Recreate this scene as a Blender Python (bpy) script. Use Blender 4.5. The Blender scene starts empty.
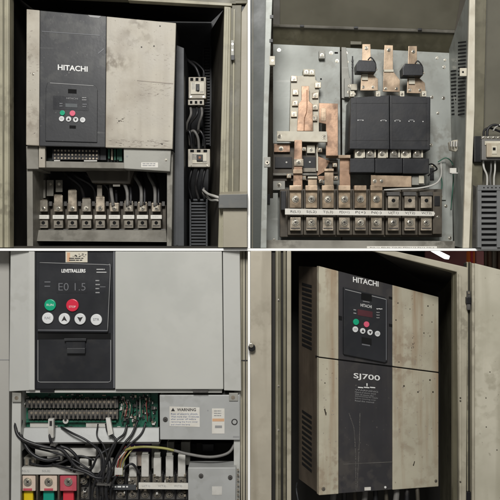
import bpy, bmesh, math, random
from mathutils import Vector
random.seed(11)
sc = bpy.context.scene
COL = sc.collection
S = 0.002          # metres per pixel unit of the front plane
CD = 1.6           # distance of the camera to the front plane

def P(x, y, d=0.0):
    k = S * (CD + d) / CD
    return Vector(((x - 250) * k, d, (250 - y) * k))

# ------------------------------------------------------------------ materials
def lin(h):
    h = h.lstrip('#'); out = []
    for i in (0, 2, 4):
        c = int(h[i:i+2], 16) / 255
        out.append(c / 12.92 if c <= .04045 else ((c + .055) / 1.055) ** 2.4)
    return (*out, 1)
MATS = {}
def paint(name, base, rough=.5, metal=0, var=.10, vs=14, dirt=None, amt=.5, ds=9, streak=None, sa=.5, speck=None, sp=.5, sps=260, bump=.15, scr=None, spec=.4, emit=0, grime=None, ga=.7, gs=55, gm=7):
    m = bpy.data.materials.new(name); m.use_nodes = True
    nt = m.node_tree; N = nt.nodes; L = nt.links
    b = N['Principled BSDF']
    b.inputs['Roughness'].default_value = rough
    b.inputs['Metallic'].default_value = metal
    b.inputs['Specular IOR Level'].default_value = spec
    g = N.new('ShaderNodeNewGeometry')
    def noise(scale, detail=5, sc3=None, off=0):
        n = N.new('ShaderNodeTexNoise'); n.inputs['Scale'].default_value = scale; n.inputs['Detail'].default_value = detail
        mp = N.new('ShaderNodeMapping'); mp.inputs['Location'].default_value = (off, off * .7, off * .3)
        if sc3: mp.inputs['Scale'].default_value = sc3
        L.new(g.outputs['Position'], mp.inputs['Vector']); L.new(mp.outputs[0], n.inputs['Vector'])
        return n.outputs['Fac']
    def rng(v, a, c, lo=0, hi=1):
        r = N.new('ShaderNodeMapRange'); r.inputs[1].default_value = a; r.inputs[2].default_value = c
        r.inputs[3].default_value = lo; r.inputs[4].default_value = hi
        L.new(v, r.inputs[0]); return r.outputs[0]
    def mixc(f, a, c):
        x = N.new('ShaderNodeMix'); x.data_type = 'RGBA'
        L.new(f, x.inputs[0])
        if isinstance(a, tuple): x.inputs[6].default_value = a
        else: L.new(a, x.inputs[6])
        if isinstance(c, tuple): x.inputs[7].default_value = c
        else: L.new(c, x.inputs[7])
        return x.outputs[2]
    B = lin(base)
    lo = tuple(max(0, c * (1 - var)) for c in B[:3]) + (1,); hi = tuple(min(1, c * (1 + var)) for c in B[:3]) + (1,)
    n1 = noise(vs)
    c = mixc(rng(n1, .35, .65), lo, hi)
    off = len(MATS) * 1.37
    if dirt:
        c = mixc(rng(noise(ds, 8, off=off), .5, .72, 0, amt), c, lin(dirt))
    if streak:
        c = mixc(rng(noise(38, 6, (1, 1, .07), off + 3), .5, .74, 0, sa), c, lin(streak))
    if grime:
        mu = N.new('ShaderNodeMath'); mu.operation = 'MULTIPLY'
        L.new(rng(noise(gs, 8, off=off + 21), .47, .60, 0, 1), mu.inputs[0]); L.new(rng(noise(gm, 3, off=off + 25), .46, .66, 0, ga), mu.inputs[1])
        c = mixc(mu.outputs[0], c, lin(grime))
    if speck:
        c = mixc(rng(noise(sps, 3, off=off + 5), .69, .76, 0, sp), c, lin(speck))
    if scr:
        c = mixc(rng(noise(90, 3, (.08, 1, 1), off + 9), .68, .74, 0, .5), c, lin(scr))
        c = mixc(rng(noise(110, 3, (1, 1, .05), off + 11), .70, .75, 0, .45), c, lin(scr))
    L.new(c, b.inputs['Base Color'])
    r = rng(n1, .3, .7, max(0, rough - .1), min(1, rough + .1)); L.new(r, b.inputs['Roughness'])
    if bump:
        bp = N.new('ShaderNodeBump'); bp.inputs['Strength'].default_value = bump; bp.inputs['Distance'].default_value = .0006
        L.new(noise(180, 4, off=off), bp.inputs['Height']); L.new(bp.outputs[0], b.inputs['Normal'])
    if emit:
        b.inputs['Emission Color'].default_value = B; b.inputs['Emission Strength'].default_value = emit
    MATS[name] = m
    return m

paint('beige_worn', '#aaa496', .5, var=.09, vs=20, dirt='#857b6c', amt=.75, ds=12, streak='#857c6e', sa=.35, speck='#5e5245', sp=.5, sps=170, bump=.3, grime='#6c6253', ga=.95, gs=60, gm=8)
paint('scuff', '#9a9185', .6, var=.15, vs=60)
paint('beige_clean', '#b2ac98', .45, var=.05, vs=18, dirt='#968d78', amt=.5, ds=9, streak='#886646', sa=.75, speck='#5a4636', sp=.5, sps=120, bump=.2, grime='#867360', ga=.55, gs=60, gm=8)
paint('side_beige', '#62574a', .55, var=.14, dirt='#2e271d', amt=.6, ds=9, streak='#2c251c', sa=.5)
paint('charcoal', '#292a2c', .42, var=.08, dirt='#3c3c3b', amt=.4, ds=14, scr='#5c5c5a', speck='#7c7a76', sp=.4, sps=190, grime='#555551', ga=.45, gs=40)
paint('charcoal_dust', '#5c5955', .7, var=.2, vs=60)
paint('charcoal_warm', '#333234', .45, var=.06, dirt='#45413d', amt=.4, ds=12, streak='#4f4b46', sa=.35, speck='#8a847c', sp=.3, sps=200, grime='#5a554e', ga=.35, gs=40)
paint('keypad_black', '#26272a', .36, var=.05, dirt='#37373a', amt=.3, grime='#44443f', ga=.25)
paint('panel_dark', '#202124', .4, var=.05, dirt='#2c2c2f', amt=.3, grime='#3c3a36', ga=.35, gs=50)
paint('black', '#101012', .45, var=.2, dirt='#2a2826', amt=.4, ds=30)
paint('hole', '#050505', .9, var=0, bump=0)
paint('cable_black', '#1c1c1e', .42, var=.2, dirt='#45413a', amt=.4, ds=60)
paint('cable_grey', '#6c6a66', .5, var=.15, dirt='#3a3733', amt=.5, ds=50)
paint('post_olive', '#99947e', .5, var=.1, dirt='#726c5c', amt=.5, ds=10, streak='#6e6858', sa=.6, speck='#4a4436', sp=.6, grime='#5d5748', ga=.6)
paint('post_dark', '#625e4c', .5, var=.14, dirt='#45412f', amt=.4, ds=10, streak='#7d7866', sa=.5, grime='#3c382c', ga=.5)
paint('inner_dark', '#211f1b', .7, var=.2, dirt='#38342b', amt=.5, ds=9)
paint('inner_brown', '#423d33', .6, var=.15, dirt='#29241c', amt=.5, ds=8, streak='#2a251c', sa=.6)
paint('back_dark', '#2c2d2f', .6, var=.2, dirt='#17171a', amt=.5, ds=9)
paint('drive_side', '#404244', .5, var=.1, dirt='#303132', amt=.5, ds=10)
paint('door_beige', '#979180', .5, var=.06, dirt='#8b826f', amt=.4, ds=8)
paint('ledge_grey', '#5c5d5b', .5, var=.08, dirt='#4a4b48', amt=.4, ds=14, grime='#7a7567', ga=.5)
paint('steel', '#93928a', .5, .12, var=.08, dirt='#6a675d', amt=.5, ds=14, scr='#aaaaa2', grime='#66625a', ga=.5)
paint('steel_dusty', '#7b786f', .55, .1, var=.14, dirt='#4c483e', amt=.6, ds=18, grime='#38342b', ga=.7)
paint('galv', '#999c96', .48, .15, var=.08, vs=9, dirt='#767770', amt=.6, ds=11, scr='#abaca6', speck='#64625a', sp=.5, grime='#6f6c62', ga=.6, gs=50)
paint('screw', '#c9c3b4', .24, .85, var=.2, vs=90, dirt='#5a4f42', amt=.6, ds=120)
paint('lug', '#a89d8c', .3, .6, var=.2, vs=60, dirt='#5b5042', amt=.7, ds=50)
paint('lug_brown', '#988771', .3, .5, var=.2, vs=50, dirt='#54483c', amt=.7, ds=45)
paint('lug_dull', '#7c766b', .5, .35, var=.15, vs=60, dirt='#453f34', amt=.6, ds=50)
paint('copper', '#a98a72', .32, .5, var=.14, vs=25, dirt='#78604f', amt=.75, ds=28, scr='#c6a692', grime='#5f4c40', ga=.65)
paint('copper_pale', '#b29d85', .32, .5, var=.14, vs=25, dirt='#7d6b5a', amt=.7, ds=28, scr='#c8b5a1', grime='#655545', ga=.65)
paint('cream', '#c6c0ae', .5, var=.07, vs=30, dirt='#978c76', amt=.5, ds=35)
paint('white_label', '#cfccc3', .5, var=.05, dirt='#b5ae9e', amt=.4, ds=60)
paint('white_paint', '#f4f4f1', .6, var=.01, bump=0)
paint('ink_white', '#dededa', .5, var=.05, bump=0)
paint('ink_grey', '#8d8d8c', .5, var=.05, bump=0)
paint('ink_faint', '#66676a', .5, var=.05, bump=0)
paint('ink_dark', '#2c2a2a', .6, var=.05, bump=0)
paint('ink_blue', '#5a6a8c', .6, var=.05, bump=0)
paint('ink_orange', '#c9a07c', .6, var=.05, bump=0)
paint('lcd_grey', '#55595a', .3, var=.1)
paint('lcd_red', '#4e2b30', .3, var=.1)
paint('btn_green', '#149a72', .3, var=.06)
paint('btn_red', '#cc2f45', .3, var=.06)
paint('btn_pink', '#cf5a72', .35, var=.06)
paint('btn_white', '#cfd0cf', .4, var=.06, dirt='#a5a39c', amt=.3)
paint('pcb', '#1d5643', .45, var=.25, vs=60, dirt='#2b4a40', amt=.7, ds=60, speck='#9fb5a8', sp=.8, sps=420)
paint('pcb_dark', '#202a26', .5, var=.25, vs=60, dirt='#15201b', amt=.7, ds=60)
paint('term_grey', '#4c4a47', .5, var=.2, vs=60, dirt='#27251f', amt=.5, ds=50)
paint('term_brown', '#4a4338', .55, var=.2, vs=50, dirt='#211c15', amt=.5, ds=40)
paint('drive_grey', '#b2b2ab', .46, var=.03, vs=5, dirt='#9fa19b', amt=.5, ds=4, bump=.1, grime='#a2a39c', ga=.25, gs=30, gm=5)
paint('drive_grey_edge', '#b3b3ad', .46, var=.03, vs=6, dirt='#a3a29b', amt=.45, ds=6, bump=.1, grime='#9c9b93', ga=.3)
paint('wall_beige', '#a3a19a', .6, var=.03, vs=5, dirt='#96938b', amt=.4, ds=5, bump=.08, grime='#8b887e', ga=.3)
paint('shield', '#a6a7a4', .46, .12, var=.05, vs=9, dirt='#8f908b', amt=.5, ds=9, grime='#83837c', ga=.4)
paint('conduit_white', '#bdbbb4', .5, var=.06, dirt='#8e8a80', amt=.5, ds=40)
paint('yellow', '#e0c21e', .45, var=.06)
paint('green', '#12907a', .45, var=.06)
paint('red', '#c5333f', .45, var=.06)
paint('cover_pink', '#cab8a8', .35, var=.08, vs=60)
paint('cover_red', '#b5505b', .35, var=.08, vs=60)
paint('cable_olive', '#8d8a4e', .45, var=.2, vs=40, dirt='#6a6850', amt=.6, ds=14)
paint('wire_green', '#3e6a58', .45, var=.15)
paint('wire_red', '#8d3a36', .5, var=.15)
paint('wire_brown', '#8a5c3c', .5, var=.15)
paint('purple', '#5a4474', .5, var=.1)
paint('door_grain', '#a8a190', .5, var=.1, vs=9, dirt='#857e6e', amt=.5, ds=6, streak='#827a69', sa=.7, grime='#7b7362', ga=.4)
paint('door_pale', '#b8b3a1', .48, var=.05, dirt='#97937f', amt=.5, ds=7, streak='#8f8a76', sa=.5, speck='#5a5444', sp=.5, sps=100, grime='#857f6b', ga=.45)
paint('frame_pale', '#a39d8b', .5, var=.08, dirt='#7b7564', amt=.5, ds=9, streak='#7f7966', sa=.5, grime='#655f50', ga=.5)
paint('orange', '#f37a2e', .5, var=.08)
paint('red_cloth', '#d39090', .8, var=.15, vs=9)
paint('brown_board', '#5e4838', .7, var=.25, vs=14, streak='#a48a74', sa=.7)
paint('lamp_white', '#ffffff', .5, var=0, bump=0, emit=1.6)
paint('floor_grey', '#5b5850', .8, var=.15)
paint('door_green', '#3b3f3b', .5, var=.1, dirt='#383b35', amt=.5, ds=6)
paint('olive_mid', '#5b584b', .55, var=.1, dirt='#4a4638', amt=.5, ds=7)
paint('duct_grey', '#6a6b6a', .55, var=.08, dirt='#4c4b48', amt=.5, ds=20)
paint('duct_dark', '#3b3d40', .55, var=.12, dirt='#222426', amt=.5, ds=20)

# ------------------------------------------------------------------ text
TXT = {}
def glyphs(s, bold=.0):
    if (s, bold) in TXT: return TXT[(s, bold)]
    cu = bpy.data.curves.new('t', 'FONT'); cu.body = s; cu.resolution_u = 3; cu.offset = bold
    ob = bpy.data.objects.new('t', cu)
    me = bpy.data.meshes.new_from_object(ob)
    vs = [v.co.copy() for v in me.vertices]; fs = [list(p.vertices) for p in me.polygons]
    bpy.data.objects.remove(ob); bpy.data.curves.remove(cu); bpy.data.meshes.remove(me)
    x0 = min(v.x for v in vs); x1 = max(v.x for v in vs); y0 = min(v.y for v in vs); y1 = max(v.y for v in vs)
    r = ([((v.x - x0) / (x1 - x0), (v.y - y0) / max(1e-6, y1 - y0)) for v in vs], fs)
    TXT[(s, bold)] = r
    return r

# ------------------------------------------------------------------ mesh builder
WL = {}
def setprops(o, label=None, cat=None, group=None, kind=None):
    if label: o['label'] = label
    if cat: o['category'] = cat
    if group: o['group'] = group
    if kind: o['kind'] = kind

class MB:
    def __init__(self, sk=None, D=None, E=(0, 1, 0)):
        self.bm = bmesh.new(); self.slots = []
        self.sk = sk; self.D = D; self.E = Vector(E).normalized()
    def mi(self, mat):
        if mat not in self.slots: self.slots.append(mat)
        return self.slots.index(mat)
    def pt(self, x, y, d, xc=None):
        if self.sk and xc is not None: y = y + self.sk(y) * (x - xc)
        if self.D: d = d + self.D(x)
        return P(x, y, d)
    def prism(self, front, ext, mat, bev=0, taper=1):
        bm = self.bm; n = len(front); ext = Vector(ext)
        c = sum(front, Vector()) / n
        a = [bm.verts.new(p) for p in front]
        b = [bm.verts.new(c + (p - c) * taper + ext) for p in front]
        fs = [bm.faces.new(a), bm.faces.new(b[::-1])]
        for i in range(n): fs.append(bm.faces.new((a[i], b[i], b[(i+1) % n], a[(i+1) % n])))
        k = self.mi(mat)
        for f in fs: f.material_index = k
        bmesh.ops.recalc_face_normals(bm, faces=fs)
        if bev:
            es = list({e for f in fs for e in f.edges})
            r = bmesh.ops.bevel(bm, geom=es, offset=bev, segments=2, profile=.6, affect='EDGES', clamp_overlap=True)
            for f in r['faces']: f.material_index = k
        return self
    def b(self, x0, y0, x1, y1, d, t, mat, bev=0):
        xc = (x0 + x1) / 2
        return self.prism([self.pt(x, y, d, xc) for x, y in ((x0, y0), (x1, y0), (x1, y1), (x0, y1))], self.E * t, mat, bev)
    def q(self, pts, t, mat, bev=0, ext=None):       # pts (x,y) or (x,y,d); extruded back by t
        v = [self.pt(p[0], p[1], p[2] if len(p) > 2 else 0) for p in pts]
        return self.prism(v, Vector(ext) if ext else self.E * t, mat, bev)
    def cyl(self, x, y, r, d, t, mat, n=16, bev=0, taper=1):
        c = self.pt(x, y, d); R = r * S
        if self.E.x: ux = Vector((self.E.y, -self.E.x, 0))
        else: ux = Vector((1, 0, 0))
        f = [c + ux * (R * math.cos(2*math.pi*i/n)) + Vector((0, 0, 1)) * (R * math.sin(2*math.pi*i/n)) for i in range(n)]
        return self.prism(f, self.E * t, mat, bev, taper)
    def screw(self, x, y, r, d, mat='screw', rot=None):
        h = r * S
        self.cyl(x, y, r * 1.25, d - h * .35, h * .4, mat, 18)
        self.cyl(x, y, r * .85, d - h * 1.0, h * .7, mat, 6 if r > 1.6 else 14, h * .12)
        a = random.random() * 3 if rot is None else rot
        c = self.pt(x, y, d - h * 1.06)
        for da in (0, math.pi / 2):
            u = Vector((math.cos(a+da), 0, math.sin(a+da))) * h * .55; w = Vector((-math.sin(a+da), 0, math.cos(a+da))) * h * .12
            self.prism([c - u - w, c + u - w, c + u + w, c - u + w], self.E * h * .1, 'ink_dark')
        return self
    def tube(self, pts, r, mat, n=8, sub=6):
        P3 = [self.pt(*p) for p in pts]
        if len(P3) > 2:
            Q = [P3[0] * 2 - P3[1]] + P3 + [P3[-1] * 2 - P3[-2]]; path = []
            for i in range(1, len(Q) - 2):
                for j in range(sub):
                    t = j / sub; a, b_, c, e = Q[i-1], Q[i], Q[i+1], Q[i+2]
                    path.append(.5 * ((2*b_) + (c-a)*t + (2*a-5*b_+4*c-e)*t*t + (3*b_-a-3*c+e)*t**3))
            path.append(P3[-1])
        else: path = P3
        R = r * S; rings = []; bm = self.bm; k = self.mi(mat)
        up = Vector((.13, 1, .21)).normalized()
        for i, p in enumerate(path):
            t = (path[min(i+1, len(path)-1)] - path[max(i-1, 0)]).normalized()
            u = t.cross(up).normalized(); w = t.cross(u)
            rings.append([bm.verts.new(p + R * (u * math.cos(2*math.pi*j/n) + w * math.sin(2*math.pi*j/n))) for j in range(n)])
        fs = []
        for A, B_ in zip(rings, rings[1:]):
            for j in range(n): fs.append(bm.faces.new((A[j], A[(j+1) % n], B_[(j+1) % n], B_[j])))
        fs.append(bm.faces.new(rings[0][::-1])); fs.append(bm.faces.new(rings[-1]))
        for f in fs: f.material_index = k; f.smooth = True
        bmesh.ops.recalc_face_normals(bm, faces=fs)
        return self
    def txt(self, s, x0, y0, x1, y1, d, mat='ink_white', bold=.0):
        V, F = glyphs(s, bold); xc = (x0 + x1) / 2; bm = self.bm; k = self.mi(mat)
        vs = [bm.verts.new(self.pt(x0 + u * (x1 - x0), y1 + v * (y0 - y1), d, xc)) for u, v in V]
        for f in F:
            try: fc = bm.faces.new([vs[i] for i in f]); fc.material_index = k
            except ValueError: pass
        return self
    def lines(self, x0, y0, x1, y1, d, n, mat='ink_grey', frac=.5, words=4):
        h = (y1 - y0) / n
        for i in range(n):
            x = x0; end = x1 - random.random() * (x1 - x0) * .25
            while x < end:
                w = (x1 - x0) / words * random.uniform(.5, 1.2)
                self.b(x, y0 + i*h, min(x + w, end), y0 + i*h + h*frac, d, .0001, mat); x += w + (x1-x0)*.04
        return self
    def scuffs(self, x0, y0, x1, y1, n, d, mat='scuff', w=(1, 6), h=(.2, .9), seed=1):
        rn = random.Random(seed)
        for i in range(n):
            x = rn.uniform(x0, x1); y = rn.uniform(y0, y1); a = rn.uniform(*w) / 2; b_ = rn.uniform(*h) / 2; k = rn.randint(5, 8)
            off = rn.uniform(-.25, .25)
            self.q([(x + a*math.cos(6.283*t/k)*rn.uniform(.5, 1.1), y + off*a*math.cos(6.283*t/k) + b_*math.sin(6.283*t/k)*rn.uniform(.4, 1.2), d) for t in range(k)], .00012, mat)
        return self
    def build(self, name, parent=None, label=None, **kw):
        bm = self.bm
        me = bpy.data.meshes.new(name)
        c = Vector()
        if bm.verts:
            xs = [v.co for v in bm.verts]
            c = Vector([(min(p[i] for p in xs) + max(p[i] for p in xs)) / 2 for i in range(3)])
            c.z = min(p.z for p in xs)
            for v in bm.verts: v.co -= c
        bm.to_mesh(me); bm.free()
        for s in self.slots: me.materials.append(MATS[s])
        o = bpy.data.objects.new(name, me); COL.objects.link(o)
        WL[o] = c
        if parent: o.parent = parent; o.location = c - WL[parent]
        else: o.location = c
        setprops(o, label, **kw)
        return o

def T(name, label, cat, x, y, d=0, group=None):
    o = bpy.data.objects.new(name, None); COL.objects.link(o); o.empty_display_size = .02
    o.location = P(x, y, d); WL[o] = P(x, y, d)
    setprops(o, label, cat, group)
    return o

# ================================================================== white dividing lines between the four views, built as solid strips
MB().b(247.7, -40, 250.3, 248.2, -.004, .40, 'white_paint').b(247.9, 251, 250.1, 540, -.004, .40, 'white_paint').build('view_divider', kind='structure')
MB().b(-40, 248.4, 540, 250.8, -.006, .40, 'white_paint').build('view_divider_cross', kind='structure')
# dark room wall behind everything
MB().b(-160, -160, 660, 660, .46, .02, 'inner_brown').build('rear_wall', kind='structure')

# ================================================================== BAY 1  (upper left)
cab = T('control_cabinet', 'open olive grey control cabinet around the worn two tone drive and two beige breakers', 'cabinet', 120, 247, .15)
m = MB().b(-40, -30, 9.5, 247.5, 0, .03, 'post_olive', .001).b(2.5, -30, 4, 247.5, -.002, .003, 'post_dark').b(6.5, -30, 8.4, 247.5, -.004, .005, 'post_olive', .0006)
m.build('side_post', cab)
MB().b(-40, -30, 9, 247.5, .031, .3, 'inner_dark').build('side_wall', cab)  # near-black base colour paints in the shade inside the cabinet
MB().b(9, -6, 232, 247.5, .33, .01, 'back_dark').build('back_panel', cab)  # shade of the deep interior is put into this panel's dark colour
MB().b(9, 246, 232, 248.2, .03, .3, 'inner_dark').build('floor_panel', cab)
m = MB().q([(-20, -14, .0), (236, -4, .0), (236, 4, .0), (120, -2.2, 0), (-20, -8, 0)], .03, 'post_dark', .001)
m.q([(128, -3.5, -.003), (232, 3.2, -.003), (232, 6, -.003), (128, .2, -.003)], .02, 'post_olive', .0008)
m.q([(9, -9, .031), (229, 4.5, .031), (211, 22, .32), (48, 20, .32)], 0, 'inner_dark', ext=(0, 0, .004))
m.build('ceiling_panel', cab)
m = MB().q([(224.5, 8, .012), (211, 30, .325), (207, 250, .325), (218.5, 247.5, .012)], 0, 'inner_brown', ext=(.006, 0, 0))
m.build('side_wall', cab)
m = MB().q([(224.2, 6, 0), (231, 7, 0), (227.5, 247.5, 0), (218, 247.5, 0)], .03, 'post_olive', .0015)
m.q([(226.5, 8, -.004), (229, 8, -.004), (223.5, 247.5, -.004), (221, 247.5, -.004)], .006, 'post_olive', .001)
m.q([(229.3, 5, .004), (241.5, 5, .004), (238.5, 247.5, .004), (226.5, 247.5, .004)], .02, 'post_dark', .001)
m.q([(233.5, 9, .0), (235, 9, .0), (232.8, 247.5, .0), (231.3, 247.5, .0)], .006, 'post_olive', .0006)
m.build('frame_post', cab)
m = MB().q([(241.5, 12, -.004), (247.5, 2, -.004), (247.5, 247.5, -.004), (238.7, 247.5, -.004)], .008, 'door_beige', .001)
dr = m.build('door', cab)
MB().b(229.5, 0, 247.5, 3.5, .0, .02, 'post_dark', .001).q([(234, 3, .01), (247.5, 3, .01), (247.5, 9, .01), (238, 13, .01)], .004, 'black').build('frame_corner', cab)
m = MB().b(230.8, 40, 234.2, 59, -.008, .010, 'steel', .0012).cyl(232.5, 44, 1.0, -.0095, .003, 'screw').b(231, 55, 234.6, 60, -.0095, .004, 'black', .0006).cyl(232.5, 50, .8, -.0095, .003, 'screw')
m.build('hinge', cab)

# drive ----------------------------------------------------------
s1 = lambda y: .094 - .066 * (y - 10) / 136
drv = T('motor_drive', 'worn beige and charcoal drive beside the breakers, with pink and green keypad buttons', 'drive', 100, 246, .12)
MB().q([(27.2, 10.5, .034), (174.8, 23.5, .034), (171.5, 148, .034), (26.8, 144, .034)], .16, 'drive_side', .001).build('housing', drv)
m = MB().q([(176.5, 45, .088), (184, 48, .088), (184, 246, .088), (173, 246, .088)], .16, 'drive_side', .001)
m.b(176.2, 46, 178, 245, .0865, .003, 'drive_side').build('heat_sink_side', drv)
m = MB(s1)
m.q([(26.5, 9, .022), (39.6, 10.2, .022), (39, 145.6, .022), (26, 145, .022)], .013, 'beige_worn', .0014)
m.screw(33, 74, 1, .022).scuffs(28, 30, 38, 142, 34, .0218, 'scuff', (.6, 4), (.3, 1.2), 2).scuffs(28, 20, 38, 142, 8, .0218, 'inner_brown', (.5, 1.2), (.3, .8), 12).build('side_cover', drv)
m = MB(s1)
m.q([(106.6, 16.4, .022), (176, 23, .022), (172.5, 149, .022), (105.4, 147.4, .022)], .013, 'beige_worn', .0014)
for x, y in ((141.5, 47), (154, 46), (119, 121), (162, 144), (160, 26)): m.cyl(x, y, .8, .0214, .0008, 'inner_brown', 8)
m.q([(137, 80, .0212), (173.2, 83, .0212), (173, 84, .0212), (137, 80.7, .0212)], .0005, 'scuff')
m.scuffs(139, 84, 171, 96, 46, .0218, 'scuff', (1, 6), (.15, .7), 3).scuffs(120, 26, 172, 120, 26, .0218, 'scuff', (.5, 2.2), (.3, 1.0), 7).scuffs(150, 42, 168, 60, 12, .0218, 'scuff', (.6, 3), (.3, 1), 8)
m.scuffs(110, 20, 174, 146, 14, .0218, 'inner_brown', (.4, 1.1), (.3, .7), 9)
m.scuffs(116, 118, 124, 123, 9, .0218, 'side_beige', (.8, 3), (.4, 1.2), 15)
m.scuffs(108, 139.5, 170, 147, 60, .0218, 'scuff', (1.5, 9), (.2, .9), 4).scuffs(108, 141, 170, 147, 14, .0218, 'side_beige', (.8, 3), (.2, .6), 5)
m.build('side_cover', drv, label='wide stained beige cover with brown scratches')
m = MB(s1)
m.q([(39.9, 10.4, .0235), (106.3, 16.2, .0235), (105.1, 147.2, .0235), (39.3, 145.8, .0235)], .012, 'charcoal', .0012)
m.q([(42, 31, .0228), (100, 35, .0228), (100, 35.7, .0228), (42, 31.6, .0228)], .0005, 'ink_faint')
m.q([(88, 14.9, .0228), (101, 16, .0228), (99, 18, .0228), (90, 17, .0228)], .0005, 'ink_grey')
m.q([(98, 53, .0228), (104, 48, .0228), (104, 49.4, .0228), (98, 54, .0228)], .0004, 'ink_faint')
fr = m.build('front_panel', drv)
MB(s1).txt('HITACHI', 57.8, 65.4, 87.6, 70.9, .0226, 'ink_white', .02).build('lettering', fr)
m = MB(s1)
m.q([(47.5, 82.3, .0205), (95, 85, .0205), (97.5, 90, .0205), (97, 142.5, .0205), (45.2, 141, .0205), (45.6, 88, .0205)], .004, 'charcoal', .0012)
m.q([(50, 82.6, .0196), (93.5, 85.4, .0196), (93.5, 86.0, .0196), (50, 83.2, .0196)], .001, 'ink_grey')
m.b(68, 89.2, 76.5, 93.3, .0197, .001, 'hole').b(69.5, 125.5, 75.8, 128.4, .0197, .001, 'hole')
m.b(53, 96.5, 88.5, 110, .0199, .001, 'keypad_black').txt('HITACHI', 66.5, 97.6, 77.8, 99.3, .0188, 'ink_grey')
m.b(65.5, 103.6, 77.3, 107.3, .0190, .001, 'lcd_grey')
m.lines(59.5, 103, 63, 108, .0188, 2, 'ink_faint', .4, 2).lines(82, 97.3, 87, 101.5, .0188, 2, 'ink_grey', .4, 2).lines(82.5, 103.8, 86.8, 108.5, .0188, 2, 'ink_faint', .4, 2)
kp = m.build('keypad', drv)
for x, y, r, c, nm in ((62.3, 112.8, 2.6, 'btn_green', 0), (72.4, 113.2, 2.9, 'btn_pink', 0), (61.5, 118.7, 2.7, 'btn_white', 1), (68.5, 119, 2.7, 'btn_white', 2), (75.6, 119.6, 2.7, 'btn_white', 3), (82.6, 119.8, 2.7, 'btn_white', 4)):
    m = MB(s1).cyl(x, y, r, .0180, .003, c, 20, .0006)
    if nm == 2: m.q([(x, y-1.5, .0177), (x+1.4, y+1.2, .0177), (x-1.4, y+1.2, .0177)], .0002, 'ink_dark')
    if nm == 3: m.q([(x, y+1.5, .0177), (x-1.4, y-1.2, .0177), (x+1.4, y-1.2, .0177)], .0002, 'ink_dark')
    if nm in (1, 4): m.lines(x-1.5, y-1, x+1.5, y+1.2, .0177, 2, 'ink_grey', .4, 2)
    m.build('button', kp)
# connector deck
m = MB().q([(26, 146, .036), (38, 146.3, .036), (38.5, 169, .036), (26.5, 169, .036)], .10, 'steel_dusty', .0012)
m.b(38.7, 146.4, 45, 167.5, .034, .01, 'beige_worn', .0008).cyl(41.5, 158, .8, .0335, .001, 'hole', 10)
m.q([(38.5, 161, .045), (124, 162.5, .045), (124, 168.5, .045), (38.5, 167.5, .045)], .08, 'steel_dusty', .001)
m.b(44, 147, 124, 162, .075, .01, 'pcb_dark')
m.build('connector_tray', drv)
m = MB().b(52, 148.5, 99.5, 160, .055, .02, 'black', .0006)
for r_ in (150.5, 154.5, 158):
    for i in range(13): m.cyl(54.8 + i * 3.5, r_ + .05 * i, 1.0, .0538, .002, 'lug', 8)
m.b(54, 160, 60, 161.2, .053, .003, 'conduit_white').b(84, 160.2, 97, 161.4, .053, .003, 'conduit_white')
m.build('signal_connector', drv)
m = MB().b(100, 148, 106, 160, .058, .02, 'charcoal', .0006)
for x in (108, 111, 114, 117): m.b(x, 149, x + 1.8, 158 + random.random()*2, .06, .01, 'pcb' if x != 111 else 'lug', .0003)
m.b(119, 147.5, 122, 161, .06, .01, 'pcb').build('signal_connector', drv)
m = MB().q([(123.6, 148.2, .030), (171, 150, .030), (170, 171.5, .030), (123.8, 168.5, .030)], .04, 'steel', .0012)
m.screw(166, 160, 1, .030).b(141.2, 162.4, 158, 167.6, .0292, .0006, 'white_label').lines(142.5, 163.2, 156.5, 167, .0290, 2, 'ink_grey', .5, 3).cyl(127, 156, 1, .0294, .001, 'ink_grey')
m.build('terminal_cover', drv)
MB().q([(26.6, 169, .045), (32.5, 169, .045), (33, 247, .045), (27, 247, .045)], .14, 'steel_dusty', .001).build('lower_frame', drv)
m = MB().q([(167, 150.6, .045), (173, 150.8, .045), (171.6, 247, .045), (166.8, 247, .045)], .14, 'steel_dusty', .001)
m.b(32, 169, 168, 246, .20, .01, 'black').build('lower_frame', drv)
MB().q([(84, 168, .10), (135, 169, .10), (130, 184, .10), (92, 183, .10)], .05, 'inner_brown', .002).b(113, 184.5, 120, 186.5, .099, .001, 'steel_dusty').build('air_duct', drv)

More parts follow.
